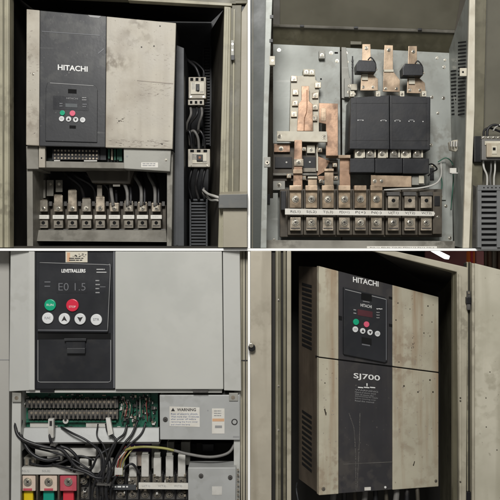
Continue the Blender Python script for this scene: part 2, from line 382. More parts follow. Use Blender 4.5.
tb = T('terminal_block', 'nine pole terminal block with dusty lugs and white tags under the drive beside the breakers', 'terminal block', 100, 242, .12)
m = MB().b(34, 205, 166, 231, .135, .03, 'term_brown', .001).b(34, 229, 166, 232, .11, .04, 'term_grey', .001)
m.q([(33.5, 230, .09), (166, 230, .09), (167, 242, .075), (33, 241, .075)], .06, 'steel_dusty', .001)
m.build('base', tb)
tops = [200.5, 195.5, 190.5, 199, 197, 203, 201, 202, 203]
cx = [43.2, 58.2, 72.3, 86.4, 100.2, 114.3, 128.6, 142.4, 156.2]
for i, (x, t) in enumerate(zip(cx, tops)):
    w = 4.6
    m = MB().b(x - w - .8, 203, x + w + .8, 229, .118, .02, 'term_brown', .0008)
    m.b(x + w + 1, 201.5, x + 14.2 - w - 1, 206, .122, .012, 'term_grey', .0005)
    tm = m.build('terminal', tb)
    m = MB().b(x - w + .3, t, x + w - .3, 211.5, .104, .006, 'lug' if i % 3 else 'lug_dull', .0008)
    m.q([(x - w + .8, t + .6, .1035), (x + w - .8, t + .6, .1035), (x + w - .8, t - 1.2, .125), (x - w + .8, t - 1.2, .125)], .001, 'lug', 0)
    m.screw(x, 208.3, 2.1, .104).build('lug', tm)
    m = MB().b(x - 5.6, 215, x + 5.6, 218.9, .096, .008, 'white_label', .0005)
    m.lines(x - 4, 216.2, x + 4, 218.2, .0957, 1, 'conduit_white', .5, 3)
    m.build('tag', tm)
    m = MB().b(x - w, 219.4, x + w, 228, .102, .012, 'lug_dull', .0008).cyl(x, 222.8, 1.9, .1014, .0006, 'hole', 12).b(x - 3.4, 225.4, x + 3.4, 226.2, .1015, .0006, 'ink_dark')
    m.build('clamp', tm)

# cables of the lower compartment
def cable(pts, r, mat, label, group, cat='cable', name='cable'):
    return MB().tube(pts, r, mat).build(name, None, label, cat=cat, group=group)
G1 = 'cables behind the terminal block of the drive beside the breakers'
for i, (x, y0, dx) in enumerate(((114.3, 186, -4), (128.6, 175, -8), (142.4, 172, -10), (156.2, 172, -9))):
    cable([(x + dx, y0 - 6, .15), (x + dx*.8, y0 + 4, .12), (x - 1.6, y0 + 16, .105), (x - 1.2, 206, .10)], 1.9, 'cable_grey', ('dusty grey cable at the fourth terminal from the right, drive beside the breakers', 'dusty grey cable at the third terminal from the right, drive beside the breakers', 'dusty grey cable at the second terminal from the right, drive beside the breakers', 'dusty grey cable running down to the rightmost terminal of the drive beside the breakers')[i], G1)
    cable([(x + dx + 5, y0 - 4, .16), (x + dx*.3 + 3, y0 + 6, .13), (x + 2.2, y0 + 18, .11), (x + 2.2, 205, .105)], 1.5, 'cable_black', ('black cable beside the grey at fourth terminal from the right, drive beside the breakers', 'black cable beside the grey at third terminal from the right, drive beside the breakers', 'black cable beside the grey at second terminal from the right, drive beside the breakers', 'black cable beside the grey at rightmost terminal, drive beside the breakers')[i], G1)
for i, (a, b_) in enumerate(((70, 96), (82, 110), (62, 84))):
    cable([(a, 169, .16), (a + 6, 176, .14), (b_ - 4, 186, .14), (b_, 198, .15), (b_ + 1, 208, .15)], 2.2, 'cable_black', ('black cable sagging over the middle lug of the drive beside the breakers', 'black cable passing in front of the brown air duct under the drive beside the breakers', 'black cable sagging behind the second and third lugs of the drive beside the breakers')[i], G1)
for i, (x, y0, y1) in enumerate(((42, 180, 198), (50, 180, 196), (59, 180, 192))):
    MB().b(x - 3.4, y0, x + 3.4, y1, .13 + .004*i, .004, 'steel_dusty', .0005).screw(x, y0 + 4, 1.2, .13 + .004*i).build('contact_plate', None, ('dusty grey contact plate behind the leftmost lug of the drive beside the breakers', 'dusty grey contact plate between the two leftmost lugs, in a row of three', 'dusty grey contact plate above the second lug, in a row of three')[i], cat='plate', group='contact plates behind the lugs')
MB().b(97, 185, 102, 200, .125, .004, 'lug_dull', .0005).build('contact_plate', None, 'narrow dull contact plate standing above the fifth lug of the drive beside the breakers', cat='plate')

# breakers and ducts
def breaker(x0, y0, x1, y1, d, label, lower=True, square=False, mat='beige_worn'):
    t = T('circuit_breaker', label, 'breaker', (x0+x1)/2, y1, d)
    w = x1 - x0; h = y1 - y0
    m = MB().b(x0, y0, x1, y1, d, .05, mat, .0014)
    for i in range(3): m.b(x0 + w*(.1+.3*i), y0 + h*.04, x0 + w*(.27+.3*i), y0 + h*.18, d - .0006, .002, 'hole')
    if not square: m.b(x0 + w*.12, y0 + h*.24, x1 - w*.1, y1 - h*.2, d - .003, .004, 'cream', .0008)
    m.screw(x0 + w*.14, y1 - h*.08, .8, d).screw(x1 - w*.14, y1 - h*.08, .8, d)
    m.lines(x0 + w*.18, y0 + h*.27, x0 + w*.42, y0 + h*.6, d - .0034, 5, 'ink_grey', .4, 2).lines(x1 - w*.34, y1 - h*.34, x1 - w*.14, y1 - h*.24, d - .0034, 2, 'ink_grey', .4, 2)
    m.build('body', t)
    c = ((x0+x1)/2 + w*.03, (y0+y1)/2)
    m = MB()
    if square:
        m.b(c[0]-w*.14, c[1]-h*.2, c[0]+w*.14, c[1]+h*.16, d - .007, .008, 'black', .0008)
        m.b(x0 + w*.2, y0 + h*.22, x1 - w*.15, y1 - h*.2, d - .002, .003, 'cream', .0006)
        m.b(c[0]-w*.05, c[1]-h*.1, c[0]+w*.05, c[1]+h*.04, d - .0085, .002, 'wire_brown', .0004)
    else:
        m.b(c[0]-w*.12, c[1]-h*.18, c[0]+w*.1, c[1]+h*.16, d - .0042, .003, 'black', .0006)
        m.b(c[0]-w*.04, c[1]-h*.02, c[0]+w*.05, c[1]+h*.12, d - .009, .006, 'charcoal', .0005)
    m.build('switch_lever', t)
    if lower:
        m = MB().b(x0 - .5, y1 + 1, x1 - 2, y1 + 6.5, d + .004, .04, mat, .001)
        for i in range(3): m.b(x0 + w*(.08+.28*i), y1 + 2.4, x0 + w*(.22+.28*i), y1 + 5.2, d + .0034, .002, 'hole')
        m.build('terminal_cap', t)
    return t
breaker(188.5, 77, 206, 98.5, .13, 'beige breaker with a tall black lever, the upper one beside the worn two tone drive')
breaker(188, 149, 210, 167, .13, 'beige breaker with a square black knob, the lower one beside the worn two tone drive', lower=False, square=True)
def duct(name, x0, y0, x1, y1, d, n, mat, slot, label, slant=0):
    t = T(name, label, 'wire duct', (x0+x1)/2, y1, d)
    MB().b(x0, y0, x1, y1, d + .006, .05, slot, .001).build('body', t)
    h = (y1 - y0) / n; m = MB()
    for i in range(n): m.b(x0 + 1.2, y0 + i*h, x1 - 1.2, y0 + i*h + h*.55, d, .006, mat, .0005)
    m.b(x0 - .5, y0, x0 + 1.1, y1, d - .001, .05, mat).b(x1 - 1.1, y0, x1 + .5, y1, d - .001, .05, mat)
    m.build('slat', t)
    return t
duct('wire_duct', 190, 199, 207, 246.5, .17, 15, 'duct_dark', 'black', 'dark slotted wire duct at the bottom right of the cabinet, below both beige breakers')
duct('wire_duct', 203, 46, 211, 146, .28, 34, 'back_dark', 'black', 'narrow black slotted duct standing behind the upper beige breaker')
G2 = 'cables around the two beige breakers'
cable([(184, 58, .2), (190, 62, .17), (196, 68, .16), (200, 78, .16)], 1.6, 'cable_black', 'black cable arching into the top of the upper beige breaker', G2)
cable([(186, 62, .19), (194, 62, .17), (203, 70, .16), (204, 78, .16)], 1.2, 'black', 'thin black cable looping over the upper beige breaker to its right pole', G2)
for i, (x, x2) in enumerate(((190, 187), (196, 190), (201, 199))):
    cable([(x, 104, .15), (x + 1, 114, .14), (x2, 124, .15), (x2 - 1, 134, .16)], 1.4, 'cable_grey' if i != 1 else 'cable_black', ('grey cable under the left pole of the upper beige breaker', 'black cable under the middle pole of the upper beige breaker', 'grey cable under the right pole of the upper beige breaker')[i], G2)
for i, (x, x2) in enumerate(((185, 191), (190, 198), (196, 204))):
    cable([(x, 146, .17), (x, 134, .15), (x + 4, 131, .14), (x2, 138, .14), (x2 + 1, 149, .145)], 1.5, 'cable_grey' if i == 1 else 'cable_black', ('black cable hooking into the left of the lower beige breaker', 'grey cable hooking into the middle of the lower beige breaker', 'black cable hooking into the right of the lower beige breaker')[i], G2)
for i, (x, x2) in enumerate(((193, 189), (200, 196), (206, 202))):
    cable([(x, 166, .15), (x - 3, 178, .15), (x2, 188, .16), (x2 + 3, 200, .165)], 1.6, 'cable_black' if i else 'black', ('black cable dropping from the left of the lower beige breaker', 'black cable dropping from the middle of the lower beige breaker', 'black cable dropping from the right of the lower beige breaker')[i], G2)
cable([(203, 190, .12), (208, 194, .08), (214, 196, .05), (220, 198, .04)], 1.5, 'conduit_white', 'pale cable bridging from the breakers to the grey ledge, the upper of two', G2)
cable([(206, 196, .12), (211, 200, .08), (216, 200, .05), (221, 201, .04)], 1.3, 'conduit_white', 'pale cable bridging from the breakers to the grey ledge, the lower of two', G2)
cable([(204, 188, .125), (203, 193, .12), (207, 197, .11)], 1.1, 'cable_grey', 'short grey cable stub beside the pale pair near the grey ledge', G2)
cb = T('junction_box', 'grey box with a dusty ledge jutting out beside the olive cabinet frame', 'box', 233, 247, -.02)
MB().q([(219, 194.5, -.03), (247.3, 194, -.03), (247.3, 208, -.03), (218.5, 208, -.03)], .03, 'ledge_grey', .001).build('lid', cb)
MB().q([(222, 189.5, .03), (247.4, 188.5, .03), (247.3, 193.6, -.03), (219.2, 194.2, -.03)], .003, 'door_beige', ext=(0, 0, -.001)).build('top', cb)
MB().b(223, 208.6, 247.2, 247.4, -.018, .03, 'door_beige', .001).build('body', cb)

# ================================================================== BAY 2  (upper right)
cab2 = T('control_cabinet', 'dim olive cabinet around the uncovered drive with copper busbars', 'cabinet', 380, 247, .2)
MB().b(251, -30, 540, 250, .42, .01, 'inner_brown').build('back_panel', cab2)
MB().q([(250.6, -20, -.002), (266.5, -20, -.002), (261, 248, -.002), (250.6, 248, -.002)], .01, 'door_green', .001).q([(252.2, -20, -.004), (253.6, -20, -.004), (253, 248, -.004), (251.8, 248, -.004)], .004, 'olive_mid').build('door', cab2)
m = MB().q([(280, -14, .12), (462, -10, .12), (455, 30, .156), (280, 25, .156)], .01, 'olive_mid', .001)
m.q([(272, 24, .152), (455, 30, .152), (455, 33, .155), (272, 26.5, .155)], .006, 'steel_dusty', .001)
for x in (302, 356, 420): m.b(x - 2, 24.6 + (x-300)*.03, x + 2, 26.6 + (x-300)*.03, .1485, .002, 'black', .0004)
m.q([(272, 26.5, .160), (455, 33.5, .160), (450, 54, .205), (273, 48, .205)], .01, 'post_dark', .001)
m.b(350.5, 38.5, 361.5, 44.5, .185, .003, 'post_dark', .0005)
m.build('ceiling_panel', cab2)
m = MB().q([(475.5, -20, .004), (487, -20, .004), (481, 248, .004), (469, 248, .004)], .01, 'post_dark', .001)
m.q([(487, -20, .03), (540, -20, .03), (540, 248, .03), (481, 248, .03)], .01, 'olive_mid', .001)
m.build('frame_post', cab2)

ch = T('drive_chassis', 'uncovered galvanised drive chassis with slotted right wall holding the copper busbars', 'chassis', 360, 247, .2)
m = MB().q([(273, 44, .196), (340, 47, .196), (341, 246, .196), (268, 246, .196)], .004, 'galv', .0006)
m.screw(279, 50, 1.6, .196).screw(331, 53, 1.7, .196).screw(337, 61, 1.7, .196).cyl(321, 79, 1, .1955, .001, 'hole')
m.b(334.5, 52, 338, 53.6, .1955, .001, 'hole', 0).b(319, 50.5, 325, 58.5, .182, .014, 'steel', .0008).screw(322, 55, 1.6, .182)
m.build('back_plate', ch)
m = MB().q([(342, 47.5, .193), (451, 53, .193), (453, 246, .193), (342.5, 246, .193)], .004, 'galv', .0006)
for x, y in ((346, 53), (344.5, 61.5), (347, 61.8), (437, 58), (445, 60), (444, 67), (432, 97), (443.5, 98), (438, 113), (431, 145), (440, 232), (450, 238), (446, 206)): m.screw(x, y, 1.1 + random.random()*.5, .193)
m.q([(341.5, 47, .186), (346, 47.2, .186), (352, 100, .186), (341.8, 98, .186)], .006, 'steel', .0008)
m.b(352, 56, 353.2, 92, .18, .002, 'ink_dark').cyl(352.6, 61, 1.2, .178, .003, 'black').cyl(352.6, 67, 1.1, .178, .003, 'black')
m.b(429, 160, 446, 200, .188, .004, 'galv', .0006).screw(433, 166, 1.4, .188).screw(441, 196, 1.4, .188).b(430, 168, 434, 180, .185, .004, 'black')
m.build('back_plate', ch)
m = MB().q([(266, -14, -.004), (273, -14, -.004), (268.5, 110, -.004), (266.5, 248, -.004), (260.5, 248, -.004)], .02, 'galv', .0012)
m.q([(268.6, -14, .016), (273.2, -14, .016), (273, 246, .196), (266.6, 246, .196)], 0, 'inner_brown', ext=(-.002, 0, 0))
for y in (18, 42): m.b(270.2 - y*.02, y - 3, 273.6 - y*.02, y, -.006, .02, 'black')
m.b(269.5, 56, 275, 65, -.006, .012, 'cream', .0008).cyl(272.5, 60.5, 1.2, -.0065, .002, 'lug')
m.b(264, 157, 270.5, 167, -.006, .014, 'steel', .0008).cyl(267.3, 162.5, 2.1, -.008, .004, 'screw').cyl(267.3, 162.5, .8, -.0085, .002, 'hole')
m.build('side_wall', ch, label='bright edged left wall with two clips')
m = MB().q([(470.5, -14, -.002), (449, 50, .193), (454, 246, .193), (463.5, 248, -.002)], 0, 'galv', ext=(.003, 0, 0))
m.q([(470, -14, -.004), (475.4, -14, -.004), (474.6, 110, -.004), (469.2, 248, -.004), (463.2, 248, -.004)], .008, 'cream', .001)
m.b(460, 68, 467.5, 76, .02, .004, 'cream', .0006).cyl(463, 72, 1, .0195, .002, 'hole')
sw = m.build('side_wall', ch, label='right wall pierced by two columns of slots')
m = MB()
def onwall(u, y):   # point on the right wall, u 0 at front .. 1 at back
    a = P(470.5 - .03*(y+14), y, -.002); b_ = P(449 + .024*(y-50), y, .193)
    # keep the same world height along the wall
    p = a.lerp(b_, u); return p + Vector((-.0006, 0, 0))
for i in range(21):
    y = 41 + i*3.6
    for u0, u1 in (((.12, .50),) if i < 8 else ((.12, .50), (.62, .92))):
        sl = 2.4 * (u1-u0)
        v = [onwall(u0, y), onwall(u1, y + sl), onwall(u1, y + sl + 1.7), onwall(u0, y + 1.7)]
        m.prism(v, (.0004, 0, 0), 'hole')
m.build('vent_slot', sw)
MB().q([(266, 240, .05), (455, 241, .05), (455, 249, .05), (262, 249, .05)], .14, 'steel_dusty', .001).build('bottom_plate', ch)
m = MB().b(264, 193, 278, 246, .16, .03, 'galv', .001).b(264.5, 194, 270, 204, .155, .006, 'black', .0006).screw(274, 240, 1.4, .16)
m.build('bracket', ch)
m = MB().b(367, 246.2, 437, 248.2, -.001, .01, 'white_label', .0003)
m.txt('R(L1) S(L2) T(L3) PD(+1) P(+) N(-)', 370, 247.0, 434, 248.1, -.0013, 'ink_dark').build('label_strip', None, 'white printed strip lying on the cabinet edge below the copper busbars', cat='label')

# rectifier module
rm = T('rectifier_module', 'cream rectifier module with eight screws on the left of the galvanised plate', 'module', 302, 137, .18)
m = MB().q([(291, 76.5, .165), (303, 75.5, .165), (303, 69, .165), (315, 70, .165), (315.5, 80, .165), (319, 82, .165), (319, 137, .165), (289.5, 137, .165)], .03, 'cream', .001)
m.build('body', rm)
m = MB()
for x, y in ((294, 78.5), (306.4, 71.8), (311.6, 72), (295.5, 92), (295, 103), (294, 114), (315.3, 95.3), (315, 107), (314.4, 118), (318, 85)): 
    m.b(x - 3, y - 2.8, x + 3, y + 2.8, .158, .008, 'lug' if y > 74 else 'cream', .0006).screw(x, y, 1.7, .158)
m.build('screw', rm)
GB = 'copper busbars on the galvanised plate'
def bar(pts, t, mat, label, screws=(), d=.14, name='busbar', cat='busbar', extra=None):
    m = MB().q([(p[0], p[1], p[2] if len(p) > 2 else d) for p in pts], t, mat, .0006)
    for x, y, r in screws: m.screw(x, y, r, d)
    if extra: extra(m)
    return m.build(name, None, label, cat=cat, group=GB if cat == 'busbar' else None)
bar([(301.5, 86), (309, 86), (309, 101), (312.5, 104), (313, 131), (297, 131), (298.5, 104), (301.5, 100)], .004, 'copper', 'copper busbar that widens downward over the cream rectifier module', d=.146, extra=lambda m: m.tube([(304, 131, .144), (304.6, 118, .144), (306.8, 110, .144), (307, 90, .144)], .35, 'wire_brown'))
bar([(319, 103), (338, 103.5), (338, 157), (326, 157), (326, 124), (319, 122.5)], .005, 'copper', 'broad copper busbar right of the cream rectifier module, bent at its foot', d=.15, extra=lambda m: m.b(321, 108, 326, 121, .149, .003, 'copper_pale', .0006).q([(326, 155.5, .13), (338.4, 155.5, .13), (338.4, 158, .15), (326, 158, .15)], .003, 'copper_pale', 0))
bar([(277, 131), (327, 131.5), (327.5, 142), (277, 141)], .010, 'cream', 'horizontal cream support strip clamped across the copper busbars', ((279.6, 136, 2), (324, 137, 2)), d=.135, name='support_strip', cat='support')
bar([(340, 156.5), (350, 156.5), (350.5, 191), (339.5, 191)], .005, 'copper', 'tall copper busbar landing on the fourth terminal from the left', d=.13, extra=lambda m: m.q([(338.5, 155, .118), (350.5, 155, .118), (350.5, 158, .118), (338.5, 158, .118)], .02, 'copper_pale', .0005))
bar([(294.5, 140), (302, 140), (302.5, 191), (293, 191)], .005, 'copper', 'copper busbar dropping from the cream strip to the leftmost terminal', d=.128, extra=lambda m: m.b(294, 159, 303.5, 166, .124, .004, 'lug', .0006).screw(298.5, 162, 2, .124).b(293, 169.5, 302.5, 173.5, .120, .008, 'copper_pale', .0006))
bar([(308, 177), (317, 177), (317, 191), (308, 191)], .004, 'copper_pale', 'short stub busbar standing on the second terminal from the left', d=.128, extra=lambda m: m.b(307.8, 176.5, 317.2, 178.3, .122, .01, 'cream', .0004))
bar([(324.5, 169), (333.5, 169), (333.5, 191), (324.5, 191)], .004, 'copper_pale', 'medium stub busbar standing on the third terminal from the left', d=.128, extra=lambda m: m.b(324.3, 168.6, 333.7, 171, .122, .01, 'copper_pale', .0004))
bar([(371, 175), (411.5, 176), (411.5, 187), (371, 187)], .005, 'copper_pale', 'horizontal copper busbar with two nuts under the black power module', ((374.8, 181, 1.7), (381.5, 181, 1.5)), d=.12)
bar([(362.5, 44), (370.5, 44), (371, 62), (362, 62)], .004, 'copper_pale', 'pale busbar tip with a hole above the left black sensor', ((366.4, 48, 1.6),), d=.125)
bar([(408.5, 46), (417, 46), (417, 64), (408, 64)], .004, 'copper_pale', 'pale busbar tip with a hole above the right black sensor', ((413.4, 51.5, 1.6),), d=.125)
bar([(361.5, 72), (370, 72), (378, 79), (378, 90.5), (360.5, 90.5)], .005, 'copper_pale', 'pale flared busbar foot below the left black sensor', ((363.3, 87, 1.3), (373, 87, 1.3)), d=.13, extra=lambda m: m.b(362, 74, 368, 80, .126, .005, 'cream', .0005))
bar([(384.6, 45), (393, 45.3), (393, 71), (400, 80), (400, 92), (383, 91.5), (383.6, 72)], .005, 'copper_pale', 'middle pale busbar of the upper row, with no black sensor on it', ((388.8, 49.8, 1.6), (385.8, 88.5, 1.3), (396.6, 88.5, 1.3)), d=.128, extra=lambda m: m.b(384, 69.5, 393.6, 71.8, .1245, .004, 'cream', .0005))
bar([(407.8, 75), (416, 75), (425, 83), (425.5, 93.5), (407, 93)], .005, 'copper_pale', 'pale flared busbar foot below the right black sensor', ((410, 90, 1.3), (420, 90, 1.3)), d=.13, extra=lambda m: m.b(409, 78, 415, 84, .126, .005, 'cream', .0005))
for pts, lb in (([(359, 60), (374, 60.5), (376.5, 64), (376, 72), (356.5, 71.5), (356, 64)], 'black current sensor around the left pale busbar of the upper row'),
                ([(405, 63.5), (421, 64), (423.5, 67), (423, 75.5), (403, 75.5), (402.5, 67.5)], 'black current sensor around the right pale busbar of the upper row')):
    m = MB().q([(x, y, .105) for x, y in pts], .035, 'panel_dark', .0016)
    x = pts[1][0]; m.tube([(x - 6, pts[1][1] - .5, .11), (x - 3, pts[1][1] - 3, .11), (x + 1, pts[1][1] + 2, .11), (x + 2, pts[1][1] + 8, .12)], .7, 'black')
    m.screw(x + 2.5, pts[1][1] + 9, 1, .12)
    m.build('current_sensor', None, lb, cat='sensor', group='black current sensors on the upper busbars')
MB().b(344.5, 78, 351, 97, .17, .01, 'steel', .0008).screw(349.5, 86, 1.6, .17).screw(349, 92, 1.6, .17).b(351, 84, 357, 90, .165, .01, 'cream', .0005).screw(354, 94, 1.5, .165).build('bracket', None, 'small steel bracket with two screws left of the black power module', cat='bracket')
for i, (x, l) in enumerate(((356, 'left of'), (378, 'between'), (401, 'between the middle and right'))):
    pass
# power module
pm = T('power_module', 'large black double power module in the middle of the galvanised plate', 'module', 390, 172, .12)
m = MB().q([(351, 97.5, .10), (389.6, 95, .10), (389.8, 149.5, .10), (349.5, 149, .10)], .09, 'panel_dark', .0018)
m.q([(390, 95, .10), (430.6, 97, .10), (430.2, 150, .10), (390.2, 149.5, .10)], .09, 'panel_dark', .0018)
for x in (358, 363, 381, 386, 395, 400, 409, 414, 423): m.cyl(x, 120 + (x-350)*.02, .55, .0995, .001, 'ink_white', 8)
for x in (360.5, 383.5, 397.5, 411.5): m.b(x - 2, 119.7, x + 2, 120.3, .0996, .001, 'ink_grey')
for x in (356, 388.2, 391.6, 426): m.b(x, 98, x + .5, 147, .0994, .002, 'black')
m.b(352, 103, 388, 103.4, .0994, .001, 'black').b(392, 103, 428, 103.4, .0994, .001, 'black').b(352, 140, 388, 140.4, .0994, .001, 'black').b(392, 140.4, 428, 140.8, .0994, .001, 'black')
m.build('body', pm)
for x in (352, 378, 402, 424): MB().b(x - 2, 91, x + 2.4, 96.5, .10, .02, 'cream', .0006).screw(x, 94, 1.1, .10).build('mounting_tab', pm)
for i, x in enumerate((360, 371, 383, 395, 406, 418)):
    m = MB().b(x - 5, 148.5, x + 5, 158, .115, .02, 'steel_dusty' if i % 2 else 'cream', .0008).screw(x - 1, 153, 2.4, .115, 'screw').b(x + 3.4, 149, x + 5, 157.5, .112, .01, 'cream', .0004)
    m.build('output_terminal', pm)
m = MB().b(350, 158.5, 374.8, 172.5, .11, .05, 'panel_dark', .0014).b(375.2, 158.5, 402.6, 173, .11, .05, 'panel_dark', .0014).b(403, 158.5, 429, 173.5, .11, .05, 'panel_dark', .0014)
m.build('lower_cap', pm)
MB().b(412, 176, 424.5, 185, .125, .01, 'steel', .0008).b(419, 175.5, 424, 183.5, .12, .006, 'cream', .0006).build('contact_plate', None, 'small grey plate at the right end of the horizontal copper busbar', cat='plate')
# dark assembly under the support strip
fa = T('fuse_holder', 'dark fuse holder assembly behind the leftmost copper busbar', 'fuse holder', 295, 182, .16)
m = MB().b(273, 143, 317, 181, .165, .02, 'term_brown', .001).b(274, 144, 290, 152, .155, .012, 'copper', .0006).screw(281, 148.5, 2, .155).b(307, 145, 315, 153, .155, .012, 'cream', .0006).screw(311, 149.5, 1.6, .155)
m.b(275, 157, 292, 168, .160, .006, 'black', .0005).b(303.5, 157, 315.5, 168, .160, .006, 'black', .0005).cyl(286.5, 162.3, 1, .158, .003, 'conduit_white').cyl(309.8, 162, 1, .158, .003, 'conduit_white')
m.b(272, 173, 317, 175.4, .15, .01, 'steel_dusty', .0005)
m.build('body', fa)
MB().q([(316.5, 145, .158), (318, 145, .158), (318, 171, .158), (316.5, 171, .158)], .01, 'cream', .0003).q([(318, 156, .165), (330, 161, .165), (324, 172, .165), (317, 176, .165)], .006, 'copper', .0006).build('clip', fa)
MB().b(273, 181, 285, 190, .16, .01, 'steel', .0006).screw(279, 185, 2, .16).build('bracket', fa)
for x, y in ((304, 149), (304, 178), (320, 150), (321, 181), (335, 165), (336, 178), (289, 176)): MB().b(x - 2.2, y - 2, x + 2.2, y + 2, .145, .02, 'lug_brown', .0006).screw(x, y, 1.5, .145).build('bolt', fa)
MB().b(303, 168, 316, 172, .15, .012, 'lug_dull', .0006).build('contact_strip', fa)
MB().b(318, 176, 338, 180, .16, .01, 'copper', .0006).b(329, 160, 338, 174, .168, .01, 'term_brown', .0008).build('contact_strip', fa)
# terminal block 2
tb2 = T('terminal_block', 'nine pole terminal block with printed white strip at the foot of the copper busbars', 'terminal block', 360, 234, .12)
MB().b(280, 189, 442, 237, .135, .03, 'term_brown', .0012).b(281, 191, 286, 210, .10, .03, 'black', .001).b(433, 192, 442, 234, .105, .03, 'term_brown', .0012).b(434.5, 196, 440, 206, .103, .01, 'black', .0006).screw(438, 217, 1.3, .105).build('base', tb2)
names = ('R(L1)', 'S(L2)', 'T(L3)', 'PD(+1)', 'P(+)', 'N(-)', 'U(T1)', 'V(T2)', 'W(T3)')
xs2 = (295.5, 311.5, 328, 344.5, 360.5, 376.5, 393.5, 410, 426.5)
for i, x in enumerate(xs2):
    m = MB().b(x - 7.8, 190, x + 7.8, 235, .118, .02, 'term_brown', .0012); tm = m.build('terminal', tb2)
    m = MB()
    if i < 6:
        m.b(x - 5.8, 187, x + 5.8, 208, .102, .008, 'lug_brown', .0008).b(x - 6, 185.4, x + 6, 190.4, .092, .014, 'copper_pale', .0008)
        m.screw(x, 199, 3.0, .102)
    else:
        m.b(x - 5.4, 196, x + 5.4, 208, .104, .012, 'lug', .0008).cyl(x, 200.5, 2, .1035, .0006, 'hole').b(x - 6.4, 192, x + 6.4, 195.6, .1, .02, 'term_grey', .0008)
    m.build('lug', tm)
    MB().b(x - 5.4, 217.5, x + 5.4, 230.5, .104, .012, 'lug', .0008).screw(x, 222.4, 2.9, .104).b(x - 4.6, 227.8, x + 4.6, 228.8, .1035, .001, 'ink_dark').build('clamp', tm)
m = MB().q([(285, 208.5, .094), (434, 211.5, .094), (435, 213.5, .094), (434, 216, .094), (285, 214.5, .094)], .002, 'white_label', .0003)
m.sk = lambda y: .014
for i, x in enumerate(xs2): m.txt(names[i], x - 5, 210.2 + (x-285)*.012, x + 5, 213.2 + (x-285)*.012, .0936, 'ink_dark')
m.build('label_strip', tb2)
# wires, connectors
GW = 'green and pale wires right of the copper busbars'
cable([(384, 190, .115), (400, 189, .105), (420, 188, .105), (435, 184, .11), (441, 176, .13), (441, 163, .17)], .9, 'conduit_white', 'pale green wire curving up from the horizontal copper busbar', GW, 'wire', 'wire')
cable([(438, 162, .18), (445, 158, .17), (450, 160, .16), (453, 165, .15)], .6, 'wire_green', 'thin dark green wire arching over to the white clip on the slotted wall', GW, 'wire', 'wire')
cable([(441, 176, .17), (442, 186, .17), (438, 198, .17), (437, 206, .18)], .7, 'wire_green', 'green wire dropping beside the end of the terminal block strip', GW, 'wire', 'wire')
cable([(453, 170, .13), (453.5, 180, .14), (452, 196, .15), (451, 210, .17)], .6, 'wire_green', 'thin green wire hanging below the white clip on the slotted wall', GW, 'wire', 'wire')
cable([(426, 166, .12), (432, 164, .13), (437, 169, .14), (432, 172, .15), (428, 176, .15)], .8, 'black', 'black wire looped at the right end of the lower module caps', GW, 'wire', 'wire')
m = MB().q([(449, 142, .11), (454, 140, .10), (459.5, 139.5, .09), (459.5, 147, .09), (456, 151.5, .1), (450, 150, .11)], .012, 'cream', .0008)
for x in (450.8, 453.4, 456, 458): m.b(x, 141, x + 1, 146.5, .088, .01, 'conduit_white', .0003)
m.build('plug', None, 'white multi pin plug on the slotted right wall, above the small clip', cat='plug')
MB().b(450, 168, 456.5, 173, .10, .012, 'white_label', .0006).b(451.5, 172.5, 458, 173.6, .1, .01, 'conduit_white', .0004).build('cable_clip', None, 'small white clip on the right wall below the white plug', cat='clip')
# contactor + duct at right
ct = T('contactor', 'grey contactor with black side at the right edge beside the galvanised chassis', 'contactor', 492, 161, .0)
MB().b(474.5, 136, 482.5, 162, -.01, .04, 'black', .0012).b(482, 139, 520, 160, -.02, .05, 'cable_grey', .0016).b(485, 141, 518, 145, -.023, .005, 'cream', .0006).build('body', ct)
m = MB().b(487, 143, 515, 157, -.028, .01, 'beige_clean', .001).b(492, 146, 497, 154, -.0295, .003, 'cream', .0005).b(493, 147.5, 495.6, 150, -.031, .003, 'hole').build('front_face', ct)
m = MB()
for x in (484, 489, 494, 499): m.screw(x, 137.6, 1.2, -.015)
m.b(481.5, 136, 520, 139, -.014, .04, 'steel_dusty', .0008).build('terminal_row', ct)
GC = 'cables of the grey contactor'
cable([(487, 137, -.01), (488, 129, -.01), (494, 125, -.01), (505, 127, -.01)], 1.3, 'cable_black', 'thick black cable arching over the grey contactor, the outer one', GC)
cable([(484, 138, -.005), (484, 131, 0), (489, 128, 0), (496, 130, 0), (506, 134, 0)], 1.1, 'black', 'black cable arching over the grey contactor, the inner one', GC)
cable([(493, 131, .0), (497, 126, -.01), (506, 124, -.01)], .9, 'conduit_white', 'pale cable rising over the top right of the grey contactor', GC)
cable([(483, 160, -.005), (484, 168, -.005), (487, 176, -.003), (487, 188, 0)], 1.0, 'conduit_white', 'pale cable dropping from the grey contactor into the slotted duct', GC)
cable([(491, 160, -.005), (491, 170, -.005), (490, 178, -.003), (491, 188, 0)], .9, 'cable_grey', 'grey cable dropping from the grey contactor into the slotted duct', GC)
cable([(495, 160, -.005), (495, 170, -.005), (494, 178, -.003), (494, 188, 0)], .9, 'conduit_white', 'straight pale cable right of the grey one under the contactor', GC)
cable([(478, 161, .01), (476, 175, .01), (478, 190, .02)], 1.4, 'black', 'black cable hanging from the black side of the contactor', GC)
wd = T('wire_duct', 'wide grey slotted wire duct below the grey contactor', 'wire duct', 488, 247, 0)
MB().q([(471, 184, .012), (478, 187, -.02), (478, 247.6, -.02), (470, 247.6, .012)], .01, 'term_grey', .001).b(478, 187, 540, 247.6, -.014, .05, 'black', .001).build('body', wd)
m = MB().b(477.6, 187, 481.6, 247.6, -.022, .01, 'duct_grey', .0008).b(497, 187, 540, 247.6, -.022, .01, 'duct_grey', .0008).b(478, 185, 540, 190.4, -.023, .01, 'duct_grey', .0008)
for i in range(11): m.b(481.4, 192.6 + i*5.4, 497.4, 195.5 + i*5.4, -.0205, .008, 'duct_grey', .0005)
